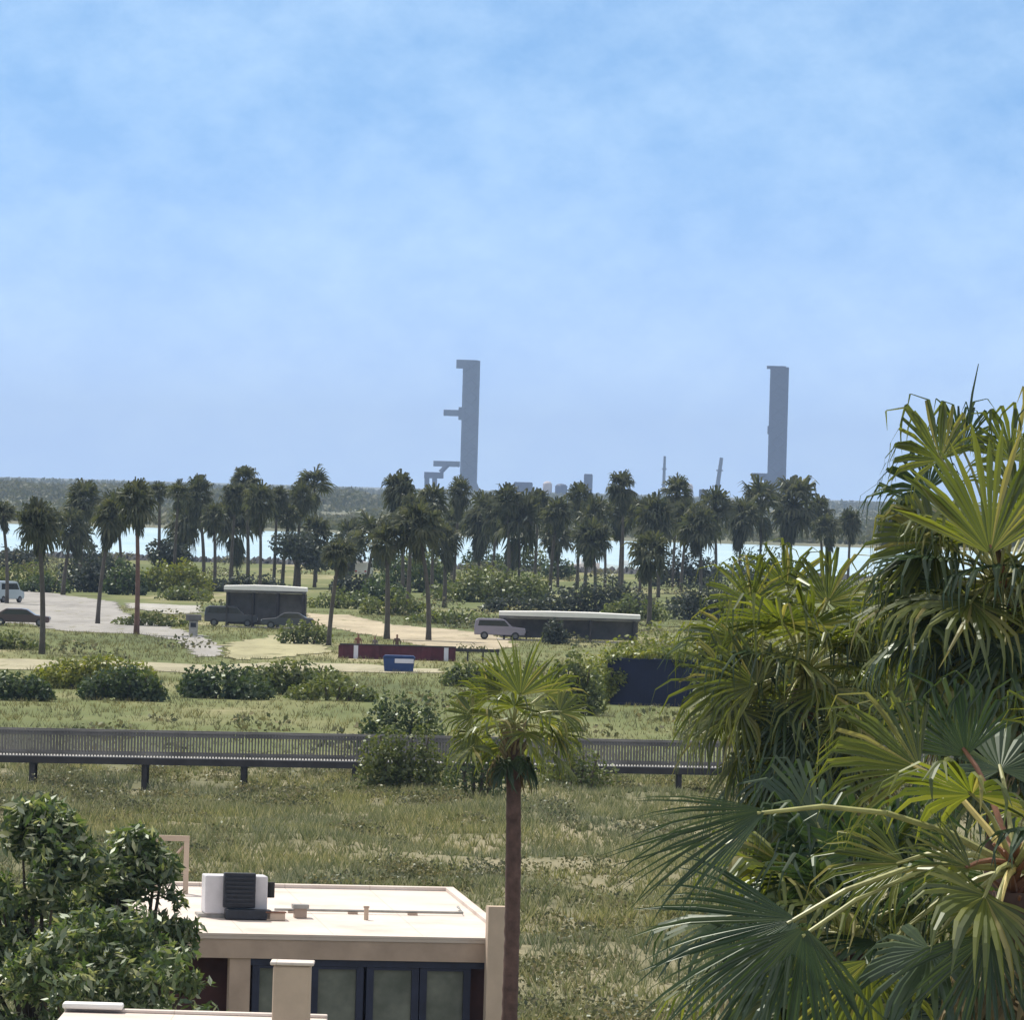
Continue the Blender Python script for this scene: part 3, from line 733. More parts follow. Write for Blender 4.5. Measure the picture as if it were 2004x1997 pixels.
# ------------------------------------------------------------------ shrubs and trees of the park
SG = 'shrubs behind the boardwalk'
shrub(-40, 110, 1310, 1372, 'low dark bush at the left edge behind the boardwalk', 'shrub_dark', n=1600, size=.26, group=SG)
shrub(60, 310, 1268, 1350, 'yellow-green topped bush behind the boardwalk below the road', 'shrub_yellow', n=3600, size=.28, group=SG, seed=40)
shrub(150, 330, 1300, 1372, 'deep green bush in front of the yellow-green one', 'shrub_dark', n=2600, size=.28, group=SG)
shrub(345, 520, 1290, 1368, 'dark green bush left of the middle of the boardwalk', 'shrub_dark', n=2600, size=.28, group=SG)
shrub(440, 690, 1275, 1360, 'long mid green bush below the maroon wall', 'shrub_mid', n=3600, size=.28, group=SG, seed=52)
shrub(735, 925, 1346, 0, 'spreading dark shrub behind the railing left of the slim palm', 'shrub_dark', n=4200, size=.2, group='scrub bushes at the boardwalk', seed=7, D=330, lob=10)
shrub(1090, 1250, 1440, 0, 'low grey-green bush under the boardwalk right of the slim palm', 'shrub_mid', n=1600, size=.17, group='scrub bushes at the boardwalk', seed=8, D=305)
shrub(700, 880, 1395, 1505, 'pale scrubby bush in front of the boardwalk left of the slim palm', 'shrub_mid', n=3600, size=.18, group='scrub bushes at the boardwalk', D=297)
shrub(870, 1000, 1400, 1520, 'ragged green bush in front of the boardwalk behind the slim palm trunk', 'shrub_dark', n=1400, size=.16, group='scrub bushes at the boardwalk', D=293)
shrub(1130, 1430, 1232, 1310, 'bright green rounded bush behind the navy container', 'shrub_yellow', n=3800, size=.3, group=SG, seed=61, D=470)
shrub(1150, 1300, 1270, 1385, 'mid green shrub leaning over the left end of the navy container', 'shrub_mid', n=800, size=.3, group=SG, seed=66, D=449)
shrub(1060, 1180, 1265, 1400, 'olive bush between the slim palm and the navy container', 'shrub_mid', n=2200, size=.26, group=SG, seed=68)
shrub(1700, 2040, 1290, 1420, 'green bush behind the right palms', 'shrub_mid', n=2600, size=.3, group=SG, seed=69)
shrub(1370, 1720, 1230, 1400, 'large bush behind the drooping palm', 'shrub_mid', n=3000, size=.32, group=SG, seed=70)
PG = 'shrubs and mounds in the park'
shrub(258, 415, 1088, 1160, 'light green rounded mound beside the parking strip', 'shrub_yellow', n=2600, size=.42, group=PG, seed=71)
shrub(110, 270, 1078, 1160, 'dark bluish bush left of the light green mound', 'shrub_blue', n=2600, size=.42, group=PG, seed=72)
shrub(-30, 120, 1095, 1150, 'pale scrub bush at the left edge below the channel', 'shrub_mid', n=1500, size=.4, group=PG, seed=73)
shrub(400, 560, 1118, 1160, 'low grey-green hedge behind the white roofed shelter', 'shrub_blue', n=1500, size=.4, group=PG, seed=74)
shrub(850, 1090, 1098, 1180, 'large round green mound below the brownish grey palm', 'shrub_mid', n=4200, size=.42, group=PG, seed=75)
shrub(730, 890, 1085, 1160, 'dark green bush left of the large round mound', 'shrub_dark', n=2600, size=.42, group=PG, seed=76)
shrub(780, 880, 1060, 1130, 'sunny olive bush between the wide palm and the channel', 'shrub_yellow', n=1400, size=.42, group=PG, seed=77)
shrub(1070, 1290, 1125, 1205, 'grey-green thicket behind the long white roofed shelter', 'shrub_blue', n=3600, size=.4, group=PG, seed=78)
shrub(700, 830, 1150, 1205, 'small grey bush near the start of the sandy path', 'shrub_mid', n=1300, size=.36, group=PG, seed=79)
shrub(1290, 1480, 1130, 1215, 'dusky bush behind the drooping palm', 'shrub_blue', n=2200, size=.4, group=PG, seed=80)
shrub(1660, 1790, 1130, 1230, 'grey bush between the drooping palm and the tall palm', 'shrub_blue', n=2200, size=.4, group=PG, seed=81)
shrub(540, 650, 1205, 1262, 'dry brown-green bush behind the thin grey trunk', 'shrub_mid', n=900, size=.3, group=PG, seed=82)
shrub(600, 745, 1150, 1192, 'low olive bush right of the white roofed shelter', 'shrub_mid', n=1100, size=.34, group=PG, seed=83)
shrub(-20, 90, 1060, 1118, 'dark shrub by the water under the squat palm at the left edge', 'shrub_blue', n=1100, size=.45, group=PG, seed=91)
shrub(120, 225, 1052, 1128, 'dusky shrub at the water edge below the olive palm pair', 'shrub_blue', n=1500, size=.45, group=PG, seed=92)
shrub(200, 290, 1095, 1165, 'dull green bush touching the left end of the light green mound', 'shrub_dark', n=1300, size=.42, group=PG, seed=93)
shrub(640, 745, 1112, 1165, 'grey bush just right of the dark tree clump', 'shrub_blue', n=1300, size=.42, group=PG, seed=94)
shrub(720, 800, 1050, 1118, 'dark shrub hiding the water left of the sunny olive bush', 'shrub_dark', n=1200, size=.45, group=PG, seed=95)
shrub(905, 985, 1060, 1118, 'dark shrub at the water under the thick skirted palm', 'shrub_dark', n=1100, size=.45, group=PG, seed=96)
shrub(985, 1075, 1050, 1120, 'brown-green shrub at the water under the brownish grey palm', 'shrub_mid', n=1200, size=.45, group=PG, seed=97)
shrub(1060, 1125, 1082, 1135, 'small dark shrub just left of the pinkish boat', 'shrub_dark', n=800, size=.45, group=PG, seed=98)
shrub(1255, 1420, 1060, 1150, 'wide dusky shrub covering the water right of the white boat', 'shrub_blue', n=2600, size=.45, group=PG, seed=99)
shrub(1400, 1580, 1065, 1150, 'grey-green shrub at the water behind the drooping palm top', 'shrub_dark', n=2200, size=.45, group=PG, seed=100)
shrub(800, 960, 1185, 1222, 'low pale scrub bush beyond the sandy path', 'shrub_mid', n=900, size=.34, group=PG, seed=101)
shrub(860, 985, 1290, 1345, 'green bush behind the slim palm, right of the rail fence', 'shrub_mid', n=1400, size=.28, group=SG, seed=102)
shrub(560, 740, 1322, 1372, 'low grey-green bush below the blue bin', 'shrub_mid', n=1400, size=.26, group=SG, seed=103)
shrub(690, 800, 1128, 1185, 'tangled grey-green bush below the straight grey palm', 'shrub_dark', n=1500, size=.38, group=PG, seed=111)
shrub(1180, 1300, 1160, 1215, 'dull bush behind the right half of the long shelter', 'shrub_mid', n=1500, size=.36, group=PG, seed=112)
shrub(300, 420, 1140, 1176, 'low dry bush at the far side of the parking strip', 'shrub_mid', n=1100, size=.34, group=PG, seed=113)
shrub(30, 140, 1118, 1160, 'low dark bush at the road start beside the pale van', 'shrub_dark', n=1200, size=.36, group=PG, seed=114)
shrub(940, 1070, 1160, 1200, 'grey scrub bush at the foot of the large round mound', 'shrub_blue', n=1300, size=.36, group=PG, seed=115)
shrub(230, 380, 1196, 1226, 'low olive bush on the grass island of the road', 'shrub_mid', n=1000, size=.28, group=PG, seed=116)
shrub(-40, 80, 1232, 1272, 'low grassy bush below the brown car', 'shrub_mid', n=1000, size=.28, group=PG, seed=117)
tree(515, 650, 1040, 1152, 'dark broad tree on the left half of the dark clump', 'shrub_blue', n=2600, size=.42, seed=4)
tree(605, 722, 1036, 1148, 'dark broad tree on the right half of the dark clump', 'shrub_blue', n=2600, size=.42, seed=5)
tree(275, 375, 1052, 1150, 'dark low tree under the shaggy palm behind the light green mound', 'shrub_blue', n=2200, size=.42, seed=6)

# leafy trees in front of the house
def leafy(px0, px1, ytop, D, label, n, size, seed, name='tree', cat='tree'):
    g = np.random.default_rng(seed); pc = (px0 + px1) / 2
    q = P(pc, ytop, D); top = q.z; W2 = (px1 - px0) * PX * D / 2
    root = empty(name, (q.x, D, g1(q.x, D))); tag(root, label, cat)
    L = []; mb = MB(); mb.tube([(0, 0, -.2), (.1, 0, top * .3), (0, 0, top * .6)], [.16, .13, .07], 8)
    for i in range(84):
        z = top * g.uniform(.10, 1.0); wmax = W2 * math.sqrt(max(.02, 1 - ((z / top - .38) / .62) ** 2)) * .86
        a = g.random() * 6.283; q_ = math.sqrt(g.random()); x, y = math.cos(a) * q_ * wmax, math.sin(a) * q_ * wmax * .8
        r_ = g.uniform(.14, .6); L.append((x, y, z, r_ * 1.15, r_ * 1.1, r_ * g.uniform(.7, 1.0)))
        if i % 3 == 0: mb.tube([(0, 0, top * .25), (x * .6, y * .6, top * .25 + (z - top * .25) * .6), (x, y, z)], [.06, .04, .015], 5)
    mb.build('trunk', MT['wood_bark'], root)
    quads_mesh('crown', leaf_cloud(L, n, size, seed, shell=.2, asp=.17), MT['seagrape'], parent=root)
    return root
leafy(-130, 285, 1588, 141, 'large glossy broad-leaved tree at the lower left edge', 17000, .25, 30)
leafy(120, 418, 1650, 143, 'smaller glossy broad-leaved tree partly covering the tan house', 13000, .24, 31)
leafy(-60, 460, 1785, 135, 'low leafy bush between the glossy trees and the white roof edge', 10000, .22, 33, name='bush', cat='bush')

# ------------------------------------------------------------------ grasses (one mass)
def tufts(name, n, x_lim, y0, y1, h, mat, seed, blades=6, spread=.28, label=None):
    g = np.random.default_rng(seed)
    y = np.sqrt(g.random(n) * (y1**2 - y0**2) + y0**2); x = (g.random(n) * 2 - 1) * (x_lim * y)
    keep = vnoise(x / 2.5, y / 6, seed) + .35 * g.random(n) > .36
    keep &= off_sheets(x, y)
    x, y = x[keep], y[keep]; n = len(x); z = gz(x, y)
    hh = h * (.45 + .9 * vnoise(x / 5, y / 9, seed + 3)) * (.7 + .6 * g.random(n))
    B = []
    for b in range(blades):
        a = g.random(n) * 6.283; o = g.random(n) * spread * h
        bx, by = x + np.cos(a) * o, y + np.sin(a) * o
        q = g.random(n) * 6.283; wd = h * .07 * (.6 + .8 * g.random(n)); ln = .25 + .55 * g.random(n)
        tx, ty = bx + np.cos(a) * hh * ln, by + np.sin(a) * hh * ln
        B.append(np.stack([np.stack([bx - np.cos(q) * wd, by - np.sin(q) * wd, z - .02], -1), np.stack([bx + np.cos(q) * wd, by + np.sin(q) * wd, z - .02], -1), np.stack([tx, ty, z + hh * (.75 + .3 * g.random(n))], -1)], 1))
    o = quads_mesh(name, np.concatenate(B), MT[mat]); tag(o, label, kind='stuff'); return o
tufts('dune_grass', 44000, .085, 150, 335, .42, 'grass', 101, 7, label='dry olive and tan grass over the dunes')
tufts('park_grass', 26000, .08, 330, 720, .32, 'park_grass', 102, 5, .6, label='short green and straw grass of the park')
g = np.random.default_rng(55)
L = []
n = 1500
yy = np.sqrt(g.random(n) * (330**2 - 165**2) + 165**2); xx = (g.random(n) * 2 - 1) * .085 * yy
for x, y in zip(xx, yy):
    if vnoise(x / 4, y / 9, 9) < .46: continue
    r_ = g.uniform(.35, 1.1); L.append((x, y, g1(x, y) + r_ * .24, r_, r_ * 1.2, r_ * .46))
o = quads_mesh('dune_scrub', leaf_cloud(L, 130000, .12, 56, shell=.4), MT['scrub']); tag(o, 'low dark scrub creeping over the dunes', kind='stuff')
L = []
n = 700
yy = np.sqrt(g.random(n) * (1100**2 - 345**2) + 345**2); xx = (g.random(n) * 2 - 1) * .082 * yy
ok = off_sheets(xx, yy) & off_sheets(xx, yy - 6)
for x, y in zip(xx[ok], yy[ok]):
    if vnoise(x / 9, y / 45, 19) < .5: continue
    r_ = g.uniform(.5, 1.5) * (.6 + y / 1000); L.append((x, y, r_ * .22, r_ * 1.3, r_ * 1.6, r_ * .45))
o = quads_mesh('park_scrub', leaf_cloud(L, 34000, .3, 60, shell=.4), MT['scrub']); tag(o, 'patchy low scrub between the lawns and tracks of the park', kind='stuff')
# scrub of the far shore
L = []
n = 5200
yy = 1905 + (g.random(n) ** 1.6) * 5200; xx = (g.random(n) * 2 - 1) * .09 * yy
for x, y in zip(xx, yy):
    s = g.uniform(1.2, 3.6); L.append((x, y, s * .3, s * 1.8, s * 2, s * .6))
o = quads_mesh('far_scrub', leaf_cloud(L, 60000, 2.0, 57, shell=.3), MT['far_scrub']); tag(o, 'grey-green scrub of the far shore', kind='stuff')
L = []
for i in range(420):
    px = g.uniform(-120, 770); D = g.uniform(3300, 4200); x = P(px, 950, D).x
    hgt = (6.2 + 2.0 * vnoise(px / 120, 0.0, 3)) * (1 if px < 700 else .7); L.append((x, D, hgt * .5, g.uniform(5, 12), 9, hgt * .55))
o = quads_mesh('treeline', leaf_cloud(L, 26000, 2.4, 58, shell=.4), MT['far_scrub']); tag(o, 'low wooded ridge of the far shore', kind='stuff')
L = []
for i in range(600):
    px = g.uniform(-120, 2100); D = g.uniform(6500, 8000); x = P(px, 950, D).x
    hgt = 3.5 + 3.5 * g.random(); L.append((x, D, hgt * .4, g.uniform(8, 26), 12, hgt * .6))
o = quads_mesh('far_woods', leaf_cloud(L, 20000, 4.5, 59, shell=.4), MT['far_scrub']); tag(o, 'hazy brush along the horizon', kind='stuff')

# ------------------------------------------------------------------ boardwalk
DB = 308.0
b0 = P(0, 1470, DB)
YB = R(14)
root = empty('boardwalk', (b0.x, DB, 0), YB); tag(root, 'raised grey timber boardwalk with railings crossing the dunes', 'boardwalk')
def bx_(px):
    t = (px - CX) * PX; return (t * DB - b0.x) / (math.cos(YB) - t * math.sin(YB))
x0, x1 = bx_(-160), bx_(2160)
zd = 1.02
MB().box((x0, 0, zd - .06), (x1, 2.0, zd)).build('deck', MT['weathered_light'], root)
MB().box((x0, -.05, zd - .32), (x1, -.003, zd - .03)).build('beam', MT['post_dark'], root)
MB().box((x0, 2.003, zd - .32), (x1, 2.05, zd - .03)).build('beam', MT['post_dark'], root)
xp = []
for px in (-140, 78, 298, 492, 710, 925, 1140, 1345, 1560, 1770, 1980, 2150): xp.append(bx_(px))
for i, x in enumerate(xp):
    for yb in (.03, 1.85):
        z0 = -1.0
        xo = x + (yb - .03) * math.tan(YB)
        MB().box((xo - .1, yb, z0), (xo + .1, yb + .2, zd - .063)).build('post', MT['post_dark'], root)
for i in range(len(xp) - 1):
    xa, xb = xp[i] + .02, xp[i + 1] - .02
    for yb in (0.02, 1.9):
        mb = MB()
        mb.box((xa, yb, zd + 1.03), (xb, yb + .14, zd + 1.09)); mb.box((xa, yb + .04, zd + .08), (xb, yb + .09, zd + .17)); mb.box((xa, yb + .04, zd + .88), (xb, yb + .09, zd + .97))
        n = int((xb - xa) / .135)
        for k in range(n + 1):
            x = xa + .03 + (xb - xa - .1) * k / n
            mb.box((x, yb + .092, zd + .003), (x + .055, yb + .125, zd + 1.027))
        mb.build('railing', MT['weathered'], root)

# ------------------------------------------------------------------ the tan house
DH = 153.0
corner = P(1012, 1838, DH); yaw = R(8.4)
house = empty('house', (corner.x, corner.y, 0), yaw); tag(house, 'tan stucco house with a flat white roof and dark framed windows', 'house')
zr = corner.z; W_, L_ = 7.7, 9.8; RISE = .05
hm_ = Matrix.Translation((corner.x, corner.y, 0)) @ Matrix.Rotation(yaw, 4, 'Z')
def S(px): return ((px - 1012) * PX * DH) / math.cos(yaw)
# roof slab with a low rim
mb = MB()
def slab(mb, xa, xb, ya, yb, z0, z1):
    vs = [(xa, ya, z0 + RISE*ya), (xb, ya, z0 + RISE*ya), (xb, yb, z0 + RISE*yb), (xa, yb, z0 + RISE*yb), (xa, ya, z1 + RISE*ya), (xb, ya, z1 + RISE*ya), (xb, yb, z1 + RISE*yb), (xa, yb, z1 + RISE*yb)]
    mb.add(vs, [(0,3,2,1),(4,5,6,7),(0,1,5,4),(1,2,6,5),(2,3,7,6),(3,0,4,7)])
slab(mb, -W_, 0, 0, L_, zr - .12, zr - .06)
roof = mb.build('roof', MT['roof_white'], house)
mb = MB()
slab(mb, -W_, 0, 0, .16, zr - .057, zr - .005); slab(mb, -W_, 0, L_ - .2, L_, zr - .057, zr + .02)
slab(mb, -.2, 0, .163, L_ - .203, zr - .057, zr + .02); slab(mb, -W_, -W_ + .2, .163, L_ - .203, zr - .057, zr + .02)
mb.build('coping', MT['roof_white'], roof)
MB().box((-W_, .02, zr - .52), (0, .3, zr - .123)).build('fascia', MT['stucco'], house)
zl = zr - .523
mb = MB(); mb.box((-W_ + .1, .9, 0), (-.1, L_ - .2, zl + .2)); mb.build('wall', MT['shadow_wall'], house)
MB().box((S(455), .06, 0), (S(495), .5, zl)).build('pillar', MT['stucco'], house)
MB().box((S(950), -.35, 0), (S(990), .015, zr + .68)).build('pier', MT['stucco_light'], house)
MB().box((S(495) + .003, .10, zl - .14), (S(950), .32, zl - .003)).build('window_header', MT['navy'], house)
for xa, xb in ((500, 612), (614, 716), (722, 824), (826, 925)):
    a_, b_ = S(xa), S(xb); zt = zl - .143; zb_ = 1.0
    mb = MB(); t = .15
    mb.box((a_, .12, zb_), (a_ + t, .28, zt)); mb.box((b_ - t, .12, zb_), (b_, .28, zt)); mb.box((a_ + t + .002, .12, zt - .06), (b_ - t - .002, .28, zt)); mb.box((a_ + t + .002, .12, zb_), (b_ - t - .002, .28, zb_ + .1))
    fr = mb.build('window', MT['navy'], house)
    MB().box((a_ + t + .002, .19, zb_ + .102), (b_ - t - .002, .2, zt - .062)).build('pane', MT['pane'], fr)
MB().box((S(495) + .003, .1, 0), (S(950), .32, .997)).build('sill_wall', MT['stucco'], house)
def roof_at(lx, ly, up=0.0): return hm_ @ Vector((lx, ly, zr - .06 + RISE * ly + up))
# air conditioner on the roof
ac = empty('air_conditioner', roof_at(-5.52, 3.1), yaw); tag(ac, 'white rooftop air conditioner with a dark grille and curb', 'air conditioner')
MB().box((-.72, .25, .1), (.62, 1.0, .92)).build('housing', MT['unit_white'], ac, bevel=.03)
MB().box((-.34, .05, .25), (.34, .248, .99)).build('fan_box', MT['unit_dark'], ac, bevel=.02)
mb = MB()
for i in range(7): mb.box((-.3, .02, .32 + .09 * i), (.3, .047, .36 + .09 * i))
mb.build('grille', MT['unit_dark'], ac)
MB().box((-.30, -.1, 0), (.68, .245, .22)).build('curb', MT['unit_dark'], ac, bevel=.03)
MB().tube([(.72, .6, .45), (.72, .6, .78)], .09, 10).build('pipe', MT['rubber'], ac)
MB().box((-.85, .3, -.02), (.9, 1.0, .097)).build('base', MT['metal_grey'], ac)
v = empty('roof_vent', roof_at(-4.15, 3.7), yaw); tag(v, 'square grey vent with a cap in the middle of the white roof', 'vent')
MB().box((-.13, -.13, 0), (.13, .13, .2)).build('vent_body', MT['stucco'], v); MB().box((-.17, -.17, .203), (.17, .17, .29)).build('cap', MT['metal_grey'], v)
v = empty('vent_pipe', roof_at(-2.75, 3.5), yaw); tag(v, 'thin tan vent pipe on the right part of the white roof', 'vent pipe')
MB().tube([(0, 0, 0), (0, 0, .26)], .05, 10).build('pipe', MT['stucco_light'], v); MB().tube([(0, 0, .26), (0, 0, .3)], .065, 10).build('cap', MT['stucco'], v)
v = empty('junction_box', roof_at(-4.75, 3.1), yaw); tag(v, 'small rusty tan box on the roof right of the air conditioner', 'box')
MB().box((-.2, -.1, 0), (.2, .15, .16)).build('box_body', MT['stucco_light'], v, bevel=.01); MB().box((-.22, -.12, .162), (.22, .17, .19)).build('lid', MT['petiole_brown'], v)
v = empty('conduit', roof_at(0, 0)); v.location = roof_at(-2.2, 4.6, .03); v.rotation_euler = (0, 0, yaw); tag(v, 'thin grey conduit running across the white roof', 'pipe')
MB().tube([(-2.4, 0, .04), (1.7, .05, .04), (1.75, 1.2, .10)], .03, 8).build('pipe', MT['metal_grey'], v)
for q in (-2.0, -.7, .6): MB().box((q - .1, -.06, -.03), (q + .1, .1, .012)).build('clamp', MT['stucco'], v)
# timber frame by the left end of the roof
fr = empty('trellis_frame', P(334, 1735, 160)); fr.location.z = P(334, 1745, 160).z; tag(fr, 'beige braced timber frame rising behind the leafy tree', 'frame')
k = PX * 160
mb = MB(); mb.box((24*k, 0, -.6), (34*k, .1, 98*k)); mb.build('frame_post', MT['stucco_light'], fr)
mb = MB(); mb.box((-34*k, 0, -.6), (-24*k, .1, 98*k)); mb.build('frame_post', MT['stucco_light'], fr)
MB().box((-34*k, -.005, 98*k + .002), (34*k, .105, 98*k + .12)).build('top_rail', MT['stucco_light'], fr)
MB().tube([(-23*k, .05, 35*k), (23*k, .05, 88*k)], .03, 4).build('brace', MT['stucco'], fr)
MB().box((-24*k + .002, .03, 30*k), (24*k - .002, .07, 36*k)).build('lower_rail', MT['stucco'], fr)

# the white parapet in front
DN = 120.0; k = PX * DN
a_ = P(85, 1975, DN); nb = empty('neighbouring_house', (a_.x, DN, 0)); tag(nb, 'low building whose white roof edge shows along the bottom', 'house')
zt = P(350, 1978, DN + 6).z; zc = P(566, 1889, DN + .6).z
MB().box((.1, .1, 0), (530*k, 5.9, zt - .25)).build('wall', MT['stucco_light'], nb)
rf = MB().box((0, 0, zt - .247), (540*k, 6, zt - .06)).build('roof', MT['roof_white'], nb, bevel=.02)
MB().box((0, 0, zt - .057), (540*k, .25, zt)).build('coping', MT['roof_white'], rf, bevel=.02)
MB().box((0, 5.75, zt - .057), (540*k, 6, zt)).build('coping', MT['roof_white'], rf, bevel=.02)
MB().box((-.02, 5.5, zt + .003), (115*k*1.05, 6.02, zt + .10)).build('corner_cap', MT['white_paint'], rf, bevel=.03)
mb = MB(); ch = mb.box((446*k, .3, zt - .057), (520*k, .95, zc)).build('chimney', MT['stucco_light'], rf, bevel=.04)
MB().box((440*k, .26, zc + .003), (526*k, .99, zc + .06)).build('chimney_cap', MT['roof_white'], ch, bevel=.02)

# ------------------------------------------------------------------ park furniture
def shelter(px0, px1, ytop, ybase, label, dep=4.0, walls=False):
    b = at((px0 + px1) / 2, ybase); D = b.y; k = PX * D
    W2 = (px1 - px0) * k / 2; zt = P((px0 + px1) / 2, ytop, D).z
    r = empty('picnic_shelter', (b.x, D, 0)); tag(r, label, 'picnic shelter', 'white roofed picnic shelters')
    mb = MB(); mb.prism([(-W2, zt - .42), (W2, zt - .42), (W2, zt - .10), (W2 * .3, zt), (-W2 * .3, zt), (-W2, zt - .10)], 0, dep)
    mb.build('roof', MT['white_paint'], r)
    for sx in (-.92, -.3, .3, .92):
        for sy in (.15, dep - .3):
            MB().box((sx * W2 - .08, sy, 0), (sx * W2 + .08, sy + .16, zt - .423)).build('post', MT['post_dark'], r)
    MB().box((-W2, .1, zt - .62), (W2, .25, zt - .424)).build('beam', MT['weathered'], r)
    MB().box((-W2 * .98, dep - .08, .2), (W2 * .98, dep, zt - .7)).build('back_wall', MT['weathered'], r)
    MB().box((-W2 * 1.02, -.1, 0.004), (W2 * 1.02, dep + .1, .06)).build('slab', MT['concrete'], r)
    return r
def table(px, D, label, rz=0):
    b = P(px, 1000, D); r = empty('picnic_table', (b.x, D, .06), rz); tag(r, label, 'picnic table', 'picnic tables')
    MB().box((-.9, -.38, .70), (.9, .38, .75)).build('tabletop', MT['weathered'], r)
    for s in (-1, 1): MB().box((-.9, s * .72 - .13, .42), (.9, s * .72 + .13, .46)).build('bench', MT['weathered'], r)
    for s in (-1, 1):
        mb = MB(); mb.tube([(s * .65, -.75, 0), (s * .65, -.25, .7)], .05, 4); mb.tube([(s * .65, .75, 0), (s * .65, .25, .7)], .05, 4); mb.box((s*.65-.03, -.8, .36), (s*.65+.03, .8, .418)); mb.build('leg', MT['post_dark'], r)
    return r
shelter(436, 598, 1147, 1230, 'white roofed shelter left of the thin grey palm trunk')
shelter(975, 1252, 1199, 1257, 'long white roofed shelter above the bright green bush')
table(480, at(517, 1226).y + 2, 'grey picnic table under the left shelter, left one')
table(550, at(517, 1226).y + 2, 'grey picnic table under the left shelter, right one')
table(1022, at(1022, 1254).y + 2, 'grey picnic table under the left part of the long shelter')
table(1150, at(1176, 1256).y + 2, 'grey picnic table under the right part of the long shelter')

def kiosk(px, ybase, ytop, label):
    b = at(px, ybase); D = b.y; h = P(px, ytop, D).z
    r = empty('pay_station', (b.x, D, 0)); tag(r, label, 'pay station')
    MB().box((-.35, -.3, 0), (.35, .3, h * .72)).build('cabinet', MT['metal_grey'], r, bevel=.04)
    MB().box((-.62, -.5, h * .72 + .003), (.62, .5, h)).build('hood', MT['weathered'], r, bevel=.05)
    MB().box((-.8, -.8, .033), (.8, .8, .10)).build('base', MT['concrete'], r)
    MB().box((-.22, -.33, h * .42), (.22, -.303, h * .62)).build('panel', MT['unit_dark'], r)
kiosk(378, 1246, 1203, 'grey hooded pay station beside the curving road')

# vehicles
def car(px, ybase, length, label, paint, rz=0.0, kind='sedan', cat='car', dD=0.0):
    b = at(px, ybase); D = b.y + dD
    x_ = P(px, ybase, D).x
    r = empty('parked_' + ('van' if kind == 'van' else 'pickup' if kind == 'pickup' else 'car'), (x_, D, 0.036), rz); tag(r, label, cat, None)
    L2 = length / 2; w2 = .88
    if kind == 'van':
        prof = [(-L2, .35), (L2 - .15, .35), (L2, .6), (L2 - .05, 1.05), (L2 - .75, 1.25), (L2 - 1.25, 2.0), (L2 - 1.5, 2.1), (-L2 + .1, 2.1), (-L2, 1.9)]
        glass = [(L2 - 1.42, 1.88), (L2 - .98, 1.30), (-L2 + .5, 1.30), (-L2 + .5, 1.88)]
    elif kind == 'suv':
        prof = [(-L2, .38), (L2 - .1, .38), (L2, .7), (L2 - .05, 1.0), (L2 - 1.15, 1.1), (L2 - 1.75, 1.68), (L2 - 2.1, 1.75), (-L2 + .35, 1.75), (-L2 + .08, 1.6), (-L2, 1.0)]
        glass = [(L2 - 1.8, 1.6), (L2 - 1.38, 1.14), (-L2 + .3, 1.14), (-L2 + .42, 1.6)]
    else:
        prof = [(-L2, .32), (L2 - .1, .32), (L2, .6), (L2 - .05, .82), (L2 - 1.25, .95), (L2 - 1.95, 1.4), (L2 - 2.4, 1.46), (-L2 + 1.3, 1.44), (-L2 + .6, 1.02), (-L2 + .05, .95), (-L2, .7)]
        glass = [(L2 - 2.0, 1.33), (L2 - 1.5, .98), (-L2 + .9, .98), (-L2 + 1.35, 1.33)]
    body = MB().prism(prof, -w2, w2).build('body', paint, r, bevel=.06)
    for s in (-1, 1):
        y0, y1 = (-w2 - .012, -w2 + .03) if s < 0 else (w2 - .03, w2 + .012)
        MB().prism(glass, y0, y1).build('side_window', MT['car_glass'], r)
        for xx in (-L2 + .85, L2 - .85):
            wh = MB().tube([(xx, s * (w2 - .2), .33), (xx, s * (w2 + .02), .33)], .33, 18).build('wheel', MT['rubber'], r)
            MB().tube([(xx, s * (w2 + .022), .33), (xx, s * (w2 + .035), .33)], .19, 14).build('rim', MT['chrome'], wh)
        MB().box((L2 - .12, s * .62 - .16, .62), (L2 + .012, s * .62 + .16, .78)).build('headlight', MT['lamp_glass'], r)
        MB().box((-L2 - .012, s * .65 - .14, .68), (-L2 + .1, s * .65 + .14, .88)).build('tail_light', MT['red_glass'], r)
    return r
cp_brown = car_paint('brown_paint', (.075, .045, .042)); pass
cp_white = car_paint('white_car_paint', (.75, .75, .74)); cp_lav = car_paint('lavender_grey_paint', (.26, .24, .31)); cp_dark = car_paint('charcoal_paint', (.05, .055, .07)); cp_navy = car_paint('navy_car_paint', (.02, .02, .09)); cp_pale = car_paint('pale_blue_car', (.42, .50, .55))
car(40, 1226, 5.0, 'dark brown car beside the road at the left edge', cp_brown)
bw = at(778, 1292); kw = PX * bw.y
r = empty('low_wall', (bw.x, bw.y, 0), R(-2)); tag(r, 'long low maroon wall beside the sandy path with people behind it', 'wall')
mw = mat_solid('maroon_render', (.085, .022, .034), .85, .4, .9)
MB().box((-113*kw, 0, 0), (113*kw, .3, 1.0)).build('wall_body', mw, r)
MB().box((-114*kw, -.05, 1.003), (114*kw, .35, 1.09)).build('coping', MT['post_dark'], r)
for q in (-112, -82, -40, 0, 40, 62, 95):
    MB().box((q*kw - .16, -.1, 0), (q*kw + .16, -.003, .98)).build('pilaster', MT['label_white'] if q in (-82, 95) else mw, r)
r = empty('rail_fence', (P(930, 1290, bw.y).x, bw.y + .6, 0)); tag(r, 'short dark rail fence to the right of the maroon wall', 'fence')
MB().box((-47*kw, 0, .72), (47*kw, .1, .95)).build('rail', MT['post_dark'], r)
for q in (-44, -15, 15, 44): MB().box((q*kw - .06, .103, 0), (q*kw + .06, .2, .9)).build('post', MT['post_dark'], r)
car(712, 1130, 4.6, 'white van seen small below the palms at the channel', cp_white, rz=R(80), kind='van', cat='van')
